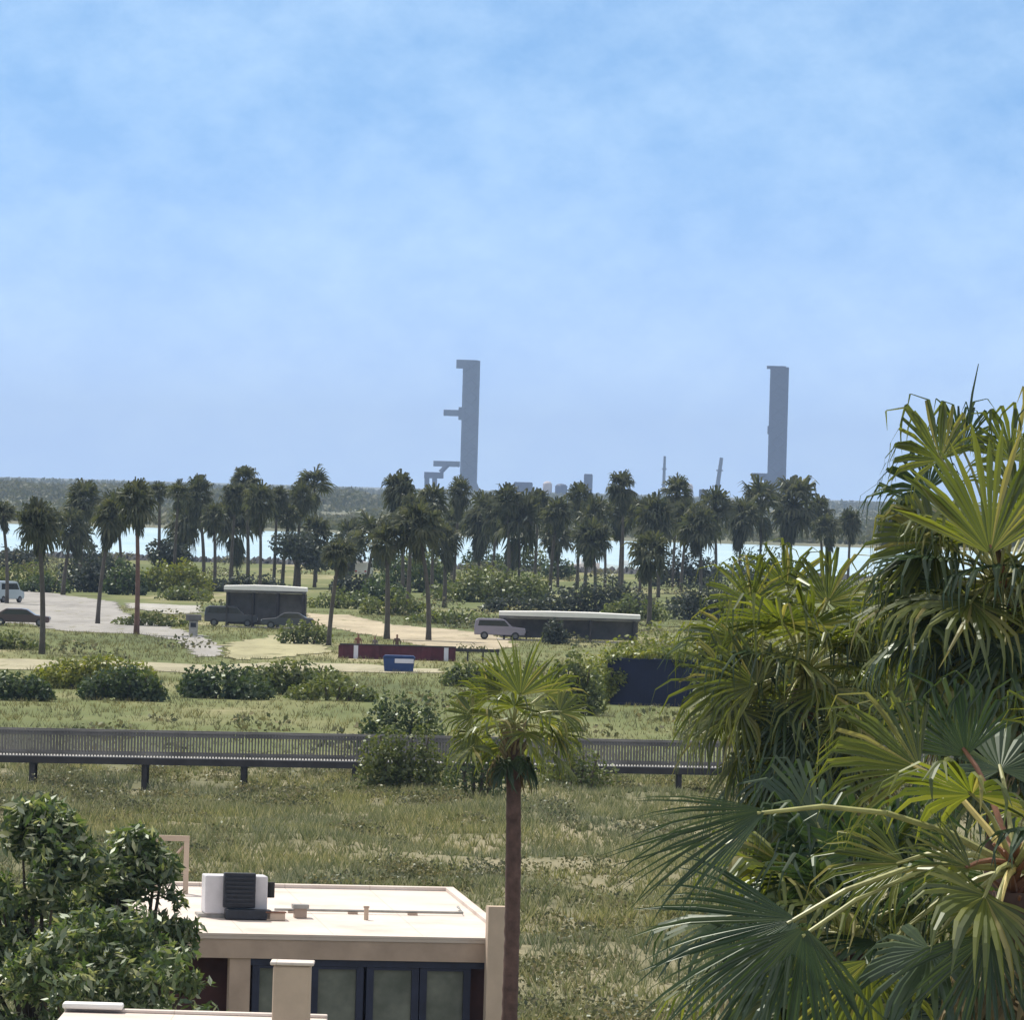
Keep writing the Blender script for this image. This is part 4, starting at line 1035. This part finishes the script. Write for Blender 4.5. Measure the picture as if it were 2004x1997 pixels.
car(978, 1252, 4.3, 'lavender grey car at the left end of the long shelter', cp_lav, kind='suv', dD=-2)
car(452, 1226, 4.6, 'charcoal car under the left end of the left shelter', cp_dark, kind='suv', dD=-2.5)
car(562, 1232, 4.5, 'dark grey car under the right end of the left shelter', cp_dark, rz=math.pi, dD=-1)
car(1196, 1252, 4.4, 'navy car parked in front of the long white roofed shelter', cp_navy, dD=-2)
car(8, 1180, 4.6, 'pale blue van cut by the left edge beside the squat palm', cp_pale, rz=R(60), kind='van', cat='van')
# blue bin with a pale panel
b = at(780, 1316); D = b.y; k = PX * D
r = empty('waste_bin', (b.x, D, .036)); tag(r, 'blue waste bin with a pale panel in front of the maroon wall', 'waste bin')
bd = MB(); bd.prism([(-28*k, 0), (28*k, 0), (31*k, .95), (-31*k, .95)], 0, 1.1); bd.build('bin_body', MT['blue_bin'], r, bevel=.03)
MB().prism([(-32*k, .953), (32*k, .953), (28*k, 1.1), (-28*k, 1.1)], -.04, 1.14).build('lid', MT['blue_bin'], r, bevel=.02)
MB().box((-8*k, -.05, .58), (29*k, -.012, .88)).build('panel', MT['label_white'], r)
# navy container
b = at(1282, 1382); D = b.y; k = PX * D
r = empty('container', (b.x, D, 0)); tag(r, 'navy blue steel container among the bushes left of the drooping palm', 'container')
Wc = 92 * k; Hc = 88 * k
mb = MB(); mb.box((-Wc, .05, .12), (Wc, 2.4, Hc)); 
for i in range(26):
    x = -Wc + .1 + (2 * Wc - .2) * i / 25; mb.box((x - .045, .01, .2), (x + .045, .047, Hc - .12))
mb.build('box_body', MT['container'], r)
mb = MB(); mb.box((-Wc - .02, -.02, 0), (Wc + .02, 2.42, .117)); mb.box((-Wc - .02, -.02, Hc + .003), (Wc + .02, 2.42, Hc + .1)); mb.build('frame', MT['container'], r)
for s in (-1, 1): MB().box((s * Wc - .09, -.03, .12), (s * Wc + .09, .008, Hc)).build('corner_post', MT['container'], r)

# people standing behind the parked cars
def person(px, ybase, h, label, shirt, dD, rz=0.0):
    b = at(px, ybase); D = b.y + dD; x = P(px, ybase, D).x
    J = {'pel': (0,0,.95), 'waist': (0,0,1.1), 'chest': (0,.0,1.32), 'neck': (0,0,1.48), 'jaw': (0,-.03,1.56), 'head': (0,-.01,1.66), 'top': (0,0,1.74)}
    R_ = {'pel': .15, 'waist': .13, 'chest': .15, 'neck': .06, 'jaw': .075, 'head': .1, 'top': .06}
    E = [('pel','waist'),('waist','chest'),('chest','neck'),('neck','jaw'),('jaw','head'),('head','top')]
    for s, q in ((-1, 'a'), (1, 'b')):
        for nm, co, rad in (('sh', (.19*s,0,1.42), .065), ('el', (.25*s,.03,1.14), .047), ('wr', (.24*s,-.08,.9), .033), ('ha', (.23*s,-.1,.8), .035), ('hip', (.1*s,0,.88), .1), ('kn', (.11*s,-.02,.5), .065), ('an', (.11*s,.02,.08), .045), ('to', (.12*s,-.15,.04), .04)):
            J[nm+q] = co; R_[nm+q] = rad
        E += [('chest','sh'+q),('sh'+q,'el'+q),('el'+q,'wr'+q),('wr'+q,'ha'+q),('pel','hip'+q),('hip'+q,'kn'+q),('kn'+q,'an'+q),('an'+q,'to'+q)]
    nm = list(J); me = bpy.data.meshes.new('person'); kk = h / 1.76
    me.from_pydata([tuple(v * kk for v in J[n_]) for n_ in nm], [(nm.index(a), nm.index(b_)) for a, b_ in E], [])
    m = bpy.data.materials.new('clothing'); nt, out = nodes(m); bs = N(nt, 'ShaderNodeBsdfPrincipled'); bs.inputs['Roughness'].default_value = .8
    tcx = N(nt, 'ShaderNodeTexCoord'); spz = N(nt, 'ShaderNodeSeparateXYZ'); nt.links.new(tcx.outputs['Object'], spz.inputs[0])
    mr = N(nt, 'ShaderNodeMapRange'); mr.inputs[2].default_value = 1.76 * kk; nt.links.new(spz.outputs[2], mr.inputs[0])
    cr = ramp(nt, mr.outputs[0], [(0, (.03, .03, .04)), (.55, shirt), (.845, (.30, .17, .11)), (.955, (.05, .03, .02))])
    cr.node.color_ramp.interpolation = 'CONSTANT'
    nt.links.new(cr, bs.inputs['Base Color']); nt.links.new(bs.outputs[0], out.inputs[0]); me.materials.append(m)
    o = bpy.data.objects.new('person', me); COL.objects.link(o); o.location = (x, D, .036); o.rotation_euler = (0, 0, rz)
    sk = o.modifiers.new('skin', 'SKIN'); sk.use_smooth_shade = True
    sv = me.skin_vertices[0].data
    for i, n_ in enumerate(nm): sv[i].radius = (R_[n_] * kk, R_[n_] * kk * .85); sv[i].use_root = (n_ == 'pel')
    ss = o.modifiers.new('sub', 'SUBSURF'); ss.levels = 1; ss.render_levels = 2
    tag(o, label, 'person'); return o
cr_ = empty('creeper', (r.location.x, D, 0)); tag(cr_, 'bright green creeper spilling over the top of the navy container', 'creeper', SG)
g = np.random.default_rng(64); L = []
for i in range(30):
    x = g.uniform(-1.0, 1.25) * Wc; L.append((x, g.uniform(-.1, 2.3), Hc + g.uniform(-.25, .55) * (1 - .35 * abs(x / Wc)), g.uniform(.4, .9), g.uniform(.3, .8), g.uniform(.22, .5)))
for i in range(9): L.append((-Wc * g.uniform(.7, 1.1), -.25, g.uniform(.1, .7) * Hc, .4, .25, .5))
quads_mesh('foliage', leaf_cloud(L, 5200, .2, 64, shell=.35, up=.6), MT['shrub_yellow'], parent=cr_)
mb = MB()
for q in (-1.02, -.98, 1.03): mb.tube([(q * Wc, -.1, 0), (q * Wc * .99, -.12, Hc * .5), (q * Wc * .9, .2, Hc + .1)], [.07, .05, .03], 5)
mb.build('stem', MT['wood_bark'], cr_)
shrub(1062, 1112, 1205, 1262, 'grey bush in front of the middle of the long shelter', 'shrub_blue', n=800, size=.28, group=PG, seed=105)
person(700, 1290, 1.78, 'person in a rust coloured top standing behind the left part of the maroon wall', (.22, .09, .06), 1.6, .4)
person(733, 1290, 1.6, 'shorter person in a grey top behind the maroon wall', (.16, .14, .13), 1.8, -.5)
person(776, 1290, 1.76, 'person in a dark brown top behind the maroon wall above the blue bin', (.09, .055, .04), 1.2, .1)

# boats at the near edge of the channel
def boat(px, ybase, length, label, hull_mat, rz=0):
    b = at(px, ybase, -.55); r = empty('motor_boat', b, rz); tag(r, label, 'boat')
    mb = MB(); st = 9; V_ = []; 
    for i in range(st):
        t = i / (st - 1); x = -length / 2 + length * t; wd = length * .16 * (1 - max(0, (t - .55) / .45) ** 2) + .02; zz = .75 + .35 * t * t
        V_ += [(x, -wd, zz), (x, -wd * .75, .05), (x, 0, -.18), (x, wd * .75, .05), (x, wd, zz)]
    F_ = []
    for i in range(st - 1):
        for j in range(4): o_ = i * 5 + j; F_.append((o_, o_ + 1, o_ + 6, o_ + 5))
        F_.append((i * 5 + 4, i * 5, i * 5 + 5, i * 5 + 9))
    F_.append((0, 1, 2, 3, 4)); mb.add(V_, F_); mb.build('hull', hull_mat, r, smooth=False)
    MB().prism([(-.6, .85), (.7, .95), (.4, 1.75), (-.6, 1.75)], -.5, .5).build('cabin', MT['white_paint'], r, bevel=.05)
    MB().box((-length / 2 - .35, -.18, .2), (-length / 2 - .02, .18, 1.15)).build('outboard_motor', MT['unit_dark'], r, bevel=.04)
boat(1142, 1114, 5.4, 'small boat with a pinkish hull at the near edge of the channel', mat_solid('pink_hull', (.62, .48, .42), .4, .1), rz=R(8))
boat(1222, 1118, 6.0, 'small white boat right of the pinkish one on the channel', MT['white_paint'], rz=R(-170))
# rock edging of the near bank
root = empty('rock_revetment', (0, SHORE_N, 0)); tag(root, 'dark rock edging along the near bank of the channel', 'rock wall')
mb = MB(); g = np.random.default_rng(77)
nu, nv = 640, 9; V_ = []; F_ = []
for i in range(nu):
    for j in range(nv):
        t = j / (nv - 1); V_.append((-100 + 200 * i / (nu - 1) + g.normal() * .1, -5.5 + 6.5 * t + g.normal() * .25, -.75 + 1.5 * math.sin(math.pi * min(1, t * 1.02)) * (.7 + .6 * g.random())))
for i in range(nu - 1):
    for j in range(nv - 1): F_.append((i*nv+j, (i+1)*nv+j, (i+1)*nv+j+1, i*nv+j+1))
mb.add(V_, F_); mb.build('rocks', MT['rock'], root)

# ------------------------------------------------------------------ launch towers and plant on the horizon
DT = 8300.0; kt = PX * DT
def frame_tower(px, ytop, wpx, label, mat, arms, legs, flare=0):
    b = P(px, 965, DT); r = empty('launch_tower', (b.x, DT, 0)); tag(r, label, 'tower')
    h = P(px, ytop, DT).z; w = wpx * kt / 2
    mb = MB()
    nb_ = 11
    mb.box((-w * .92, -w * .92, 0), (w * .92, w * .92, h * .985)).build('core', mat, r)
    for sx in (-1, 1):
        for sy in (-1, 1): MB().box((sx * w - 1.3, sy * w - 1.3, 0), (sx * w + 1.3, sy * w + 1.3, h)).build('column', mat, r)
    mb = MB()
    for i in range(nb_ + 1):
        z = h * i / nb_; z0 = max(0, z - 1.0); mb.box((-w + 1.3, -w - .6, z0), (w - 1.3, -w + .6, z0 + 1.3)); mb.box((-w - .6, -w + 1.3, z0), (-w + .6, w - 1.3, z0 + 1.3)); mb.box((w - .6, -w + 1.3, z0), (w + .6, w - 1.3, z0 + 1.3))
        if i < nb_:
            z2 = h * (i + 1) / nb_
            mb.tube([(-w, -w, z), (w, -w, z2)], .55, 4); mb.tube([(w, -w, z), (-w, -w, z2)], .55, 4)
    mb.build('bracing', mat, r)
    for (ax0, ax1, ay0, ay1, nm) in arms:
        p0 = P(ax0, ay1, DT) - b; z0, z1 = P(ax0, ay1, DT).z, P(ax0, ay0, DT).z; p1 = P(ax1, ay0, DT) - b
        MB().box((p0.x, -w * .9, z0), (p1.x, w * .85, z1)).build(nm, mat, r)
    if flare:
        mb = MB(); n = 4
        mb.add([(-w*1.1, -w*1.1, 16), (w*1.1, -w*1.1, 16), (w*1.1, w*1.1, 16), (-w*1.1, w*1.1, 16), (-w*1.5, -w*1.5, 0), (w*1.9, -w*1.5, 0), (w*1.9, w*1.5, 0), (-w*1.5, w*1.5, 0)], [(0,1,2,3),(0,4,5,1),(1,5,6,2),(2,6,7,3),(3,7,4,0)])
        mb.build('foot', mat, r)
    return r, b
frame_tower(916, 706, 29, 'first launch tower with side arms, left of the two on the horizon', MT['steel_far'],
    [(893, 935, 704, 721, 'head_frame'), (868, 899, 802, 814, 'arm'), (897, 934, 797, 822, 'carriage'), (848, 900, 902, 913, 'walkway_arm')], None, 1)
lm = empty('launch_mount', (P(840, 965, DT - 20).x, DT - 20, 0)); tag(lm, 'launch mount on legs beside the foot of the first tower', 'launch mount')
b = lm.location
p0, p1 = P(830, 936, DT - 20), P(868, 925, DT - 20)
MB().box((p0.x - b.x, -9, p0.z), (p1.x - b.x, 9, p1.z)).build('table', MT['steel_dark'], lm)
for x in (831, 846):
    q = P(x, 936, DT - 20); MB().box((q.x - b.x, -8, 0), (q.x - b.x + 5.5, 8, p0.z - .01)).build('leg', MT['steel_dark'], lm)
q = P(862, 925, DT - 20); q2 = P(878, 908, DT - 20)
MB().tube([(q.x - b.x, 0, p1.z), (q2.x - b.x, 0, q2.z)], 3.2, 6).build('brace', MT['steel_dark'], lm)
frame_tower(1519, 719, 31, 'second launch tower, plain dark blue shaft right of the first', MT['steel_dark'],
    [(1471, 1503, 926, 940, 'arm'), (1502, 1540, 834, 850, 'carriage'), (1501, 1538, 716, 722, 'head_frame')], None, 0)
def block(px0, px1, y0, label, mat, name, cat, D=8000, round_=False):
    pc = (px0 + px1) / 2; b = P(pc, 965, D); k = PX * D; h = P(pc, y0, D).z; w = (px1 - px0) * k / 2
    r = empty(name, (b.x, D, 0)); tag(r, label, cat)
    if round_:
        MB().tube([(0, 0, 0), (0, 0, h * .82), (0, 0, h * .95), (0, 0, h)], [w, w, w * .7, w * .15], 20).build('tank_shell', mat, r, smooth=True)
        MB().tube([(0, 0, h * .8), (0, 0, h * .83)], w * 1.04, 20).build('rim', mat, r)
    else:
        MB().box((-w, -w, 0), (w, w, h * .9)).build('wall', mat, r)
        MB().prism([(-w * 1.05, h * .9 + .02), (w * 1.05, h * .9 + .02), (w * .9, h), (-w * .9, h)], -w * 1.05, w * 1.05).build('roof', mat, r)
mt_pale = mat_solid('pale_cladding', (.55, .5, .5), .7, .1, .05)
block(1005, 1042, 944, 'broad bluish storage building right of the first tower', MT['steel_dark'], 'storage_building', 'building')
block(1062, 1080, 942, 'pale pinkish tank between the two bluish buildings', mt_pale, 'storage_tank', 'tank', round_=True)
block(1086, 1110, 947, 'rounded blue tank left of the square block', MT['steel_dark'], 'storage_tank', 'tank', round_=True)
block(1142, 1159, 928, 'narrow square block standing tallest between the towers', MT['steel_dark'], 'assembly_block', 'building')
block(1338, 1356, 946, 'faint pale tank between the two thin poles', mt_pale, 'storage_tank', 'tank', round_=True)
block(1368, 1385, 958, 'small dark shed left of the leaning pole', MT['steel_dark'], 'shed', 'building')
block(1472, 1500, 944, 'pale block under the arm of the second tower', mt_pale, 'storage_building', 'building')
block(1503, 1532, 962, 'pinkish low block at the foot of the second tower', mt_pale, 'storage_building', 'building', D=8200)
def mast(px, y0, label, dx, wpx):
    b = P(px, 970, 8000); k = PX * 8000; r = empty('mast', (b.x, 8000, 0)); tag(r, label, 'mast')
    t = P(px + dx, y0, 8000); w = wpx * k / 2
    MB().tube([(0, 0, 0), (t.x - b.x, 0, t.z)], [w, w * .7], 8).build('pole', MT['steel_far'], r)
    for q in (.35, .7): MB().box(((t.x-b.x)*q - w*1.3, -w*1.3, t.z*q), ((t.x-b.x)*q + w*1.3, w*1.3, t.z*q + 1.5)).build('collar', MT['steel_far'], r)
mast(1298, 893, 'thin upright pole left of the leaning one on the horizon', 3, 7)
mast(1400, 896, 'thin leaning pole between the first pole and the second tower', 12, 10)
